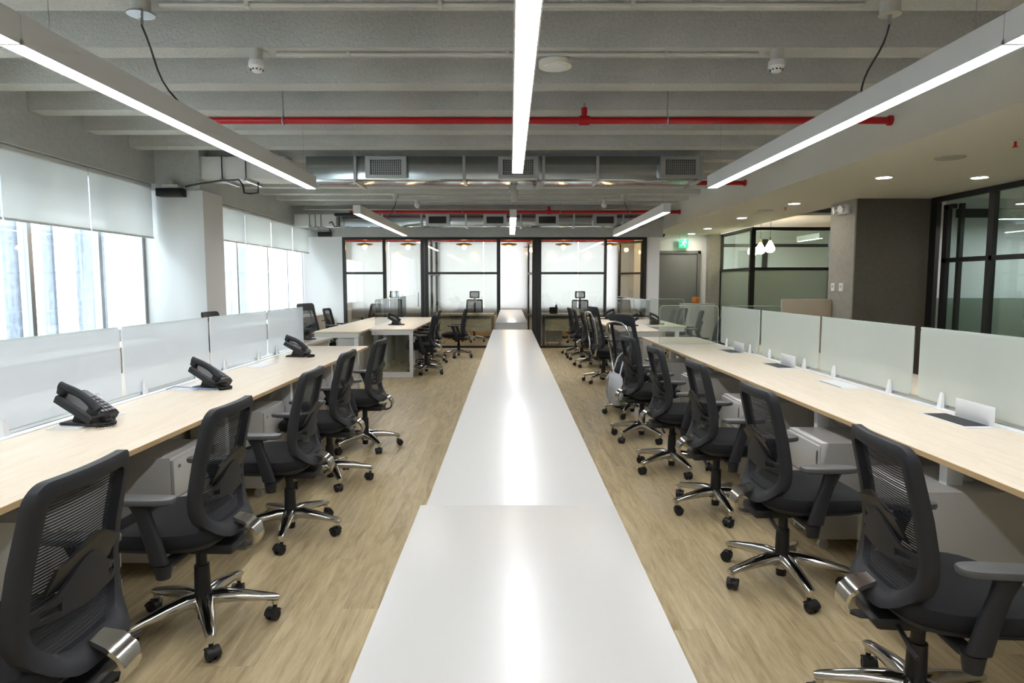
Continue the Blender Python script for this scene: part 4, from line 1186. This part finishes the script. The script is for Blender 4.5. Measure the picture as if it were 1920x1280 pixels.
linear_lamp(7.2, [(15.2, 16.4)], 'short linear lamp inside the meeting room', z=2.5)
lo = linear_lamp(0, [(0, 3.0)], 'linear lamp crossing the side room behind the black glazing', z=0)
lo.location = (9.3, 8.5, 2.28); lo.rotation_euler = (0, 0, PI/2)
for ch in list(lo.children):
    if ch.name.split('.')[0] in ('suspension_wire', 'wire_grip'): bpy.data.objects.remove(ch)
for yy in (.3, 2.7): MB().tube([(0, yy, .12), (0, yy, .37)], .002, 5).build('suspension_wire', M['satin'], lo)
l2 = copy_tree(lo); l2.location.y = 5.6; l2['label'] = 'second linear lamp in the side room, further from the dark wall'
# side room furniture
t = empty('meeting_table', (8.4, 7.3, 0), 0, 'grey topped meeting table in the side room', 'table')
boxo('table_top', M['greypanel'], -.7, 1.2, -1.2, 1.2, .94, .97, t, .004)
for sx in (-.6, 1.1):
    for sy in (-1.1, 1.1): boxo('leg', M['frame'], sx-.03, sx+.03, sy-.03, sy+.03, 0, .94, t)
place(fp, fu, (7.35, 7.7, .0), math.radians(-80), 'dark mesh chair seen through the black glazing of the side room')

# ------------------------------------------------------------------ small wall items
def emergency(loc, lab):
    o = empty('twin_spot_light', loc, 0, lab, 'emergency light')
    boxo('case', M['whitepaint'], -.07, 0, -.14, .14, 0, .13, o, .012)
    for s_ in (-.08, .08): MB().cone((-.06, s_, .07), (-.13, s_*1.2, .06), .045, .055, 16).build('spot_head', M['whitepaint'], o)
emergency((4.889, 9.62, 2.46), 'white twin spot emergency light high on the column side')
def thermostat(y, w, lab):
    o = empty('thermostat', (4.889, y, 1.40), 0, lab, 'thermostat')
    boxo('case', M['whitepaint'], -.022, 0, -w/2, w/2, -.06, .06, o, .006)
    boxo('display', M['greypanel'], -.0235, -.022, -w/4, w/4, -.01, .035, o)
thermostat(9.86, .10, 'white thermostat beside the meeting room frame'); thermostat(9.62, .11, 'white thermostat closer to the dark wall')
o = boxo('low_partition', M['beige'], 4.12, 4.88, 9.88, 9.92, .02, 1.22, None, .012); tag(o, 'beige low partition panel against the light cement column', 'partition')
o = empty('exit_sign', (4.24, 16.05, 2.45), 0, 'green exit sign hanging above the grey door', 'sign')
boxo('sign_plate', M['green'], -.115, .115, -.012, .012, -.125, .09, o, .004)
s_ = MB()
s_.cone((.03, -.014, .055), (.03, -.012, .055), .022, n=12)
for a, b, w in (((.02, .03), (-.02, -.02), .018), ((-.02, -.02), (.03, -.05), .013), ((.03, -.05), (.02, -.10), .013), ((-.02, -.02), (-.05, -.07), .013), ((-.05, -.07), (-.09, -.075), .012), ((.015, .025), (-.05, .02), .011), ((.015, .025), (.07, -.005), .011)):
    s_.tube([(a[0], -.0135, a[1]), (b[0], -.0135, b[1])], w*.6, 6)
s_.build('running_figure', M['signwhite'], o)
MB().tube([(-.1, 0, .09), (-.1, 0, .2)], .004, 6).tube([(.1, 0, .09), (.1, 0, .2)], .004, 6).build('sign_rod', M['satin'], o)
o = empty('dome_camera', (3.70, 15.95, 2.65), 0, 'small black dome camera on the soffit beside the office end', 'camera')
MB().cone((0, 0, -.02), (0, 0, 0), .06, n=18).build('camera_base', M['plastic'], o)
MB().loft([superring(r, r, 0, z, 16, 2) for r, z in ((.055, -.02), (.05, -.045), (.035, -.065), (.01, -.075))]).build('camera_dome', M['plastic'], o, 60)
o = empty('side_cabinet', (4.15, 14.4, 0), 0, 'white side cabinet before the corridor wall carrying an orange vase', 'cabinet')
boxo('cabinet_body', M['white'], -.35, .30, -.2, .2, .05, 1.0, o); boxo('cabinet_top', M['white'], -.36, .31, -.21, .21, 1.0, 1.02, o, .002)
boxo('plinth', M['greypanel'], -.33, .28, -.18, .18, 0, .05, o)
for a in (-.347, -.022): boxo('cabinet_door', M['white'], a, a+.32, -.216, -.2, .06, .99, o, .002)
v = MB().loft([[(4.10+r*math.cos(2*PI*i/18), 14.4+r*math.sin(2*PI*i/18), z) for i in range(18)] for r, z in ((.06, 1.021), (.08, 1.05), (.085, 1.10), (.07, 1.15), (.055, 1.165), (.05, 1.16))]).build('vase', M['orange'], None, 60)
tag(v, 'small orange vase on the white side cabinet', 'vase')
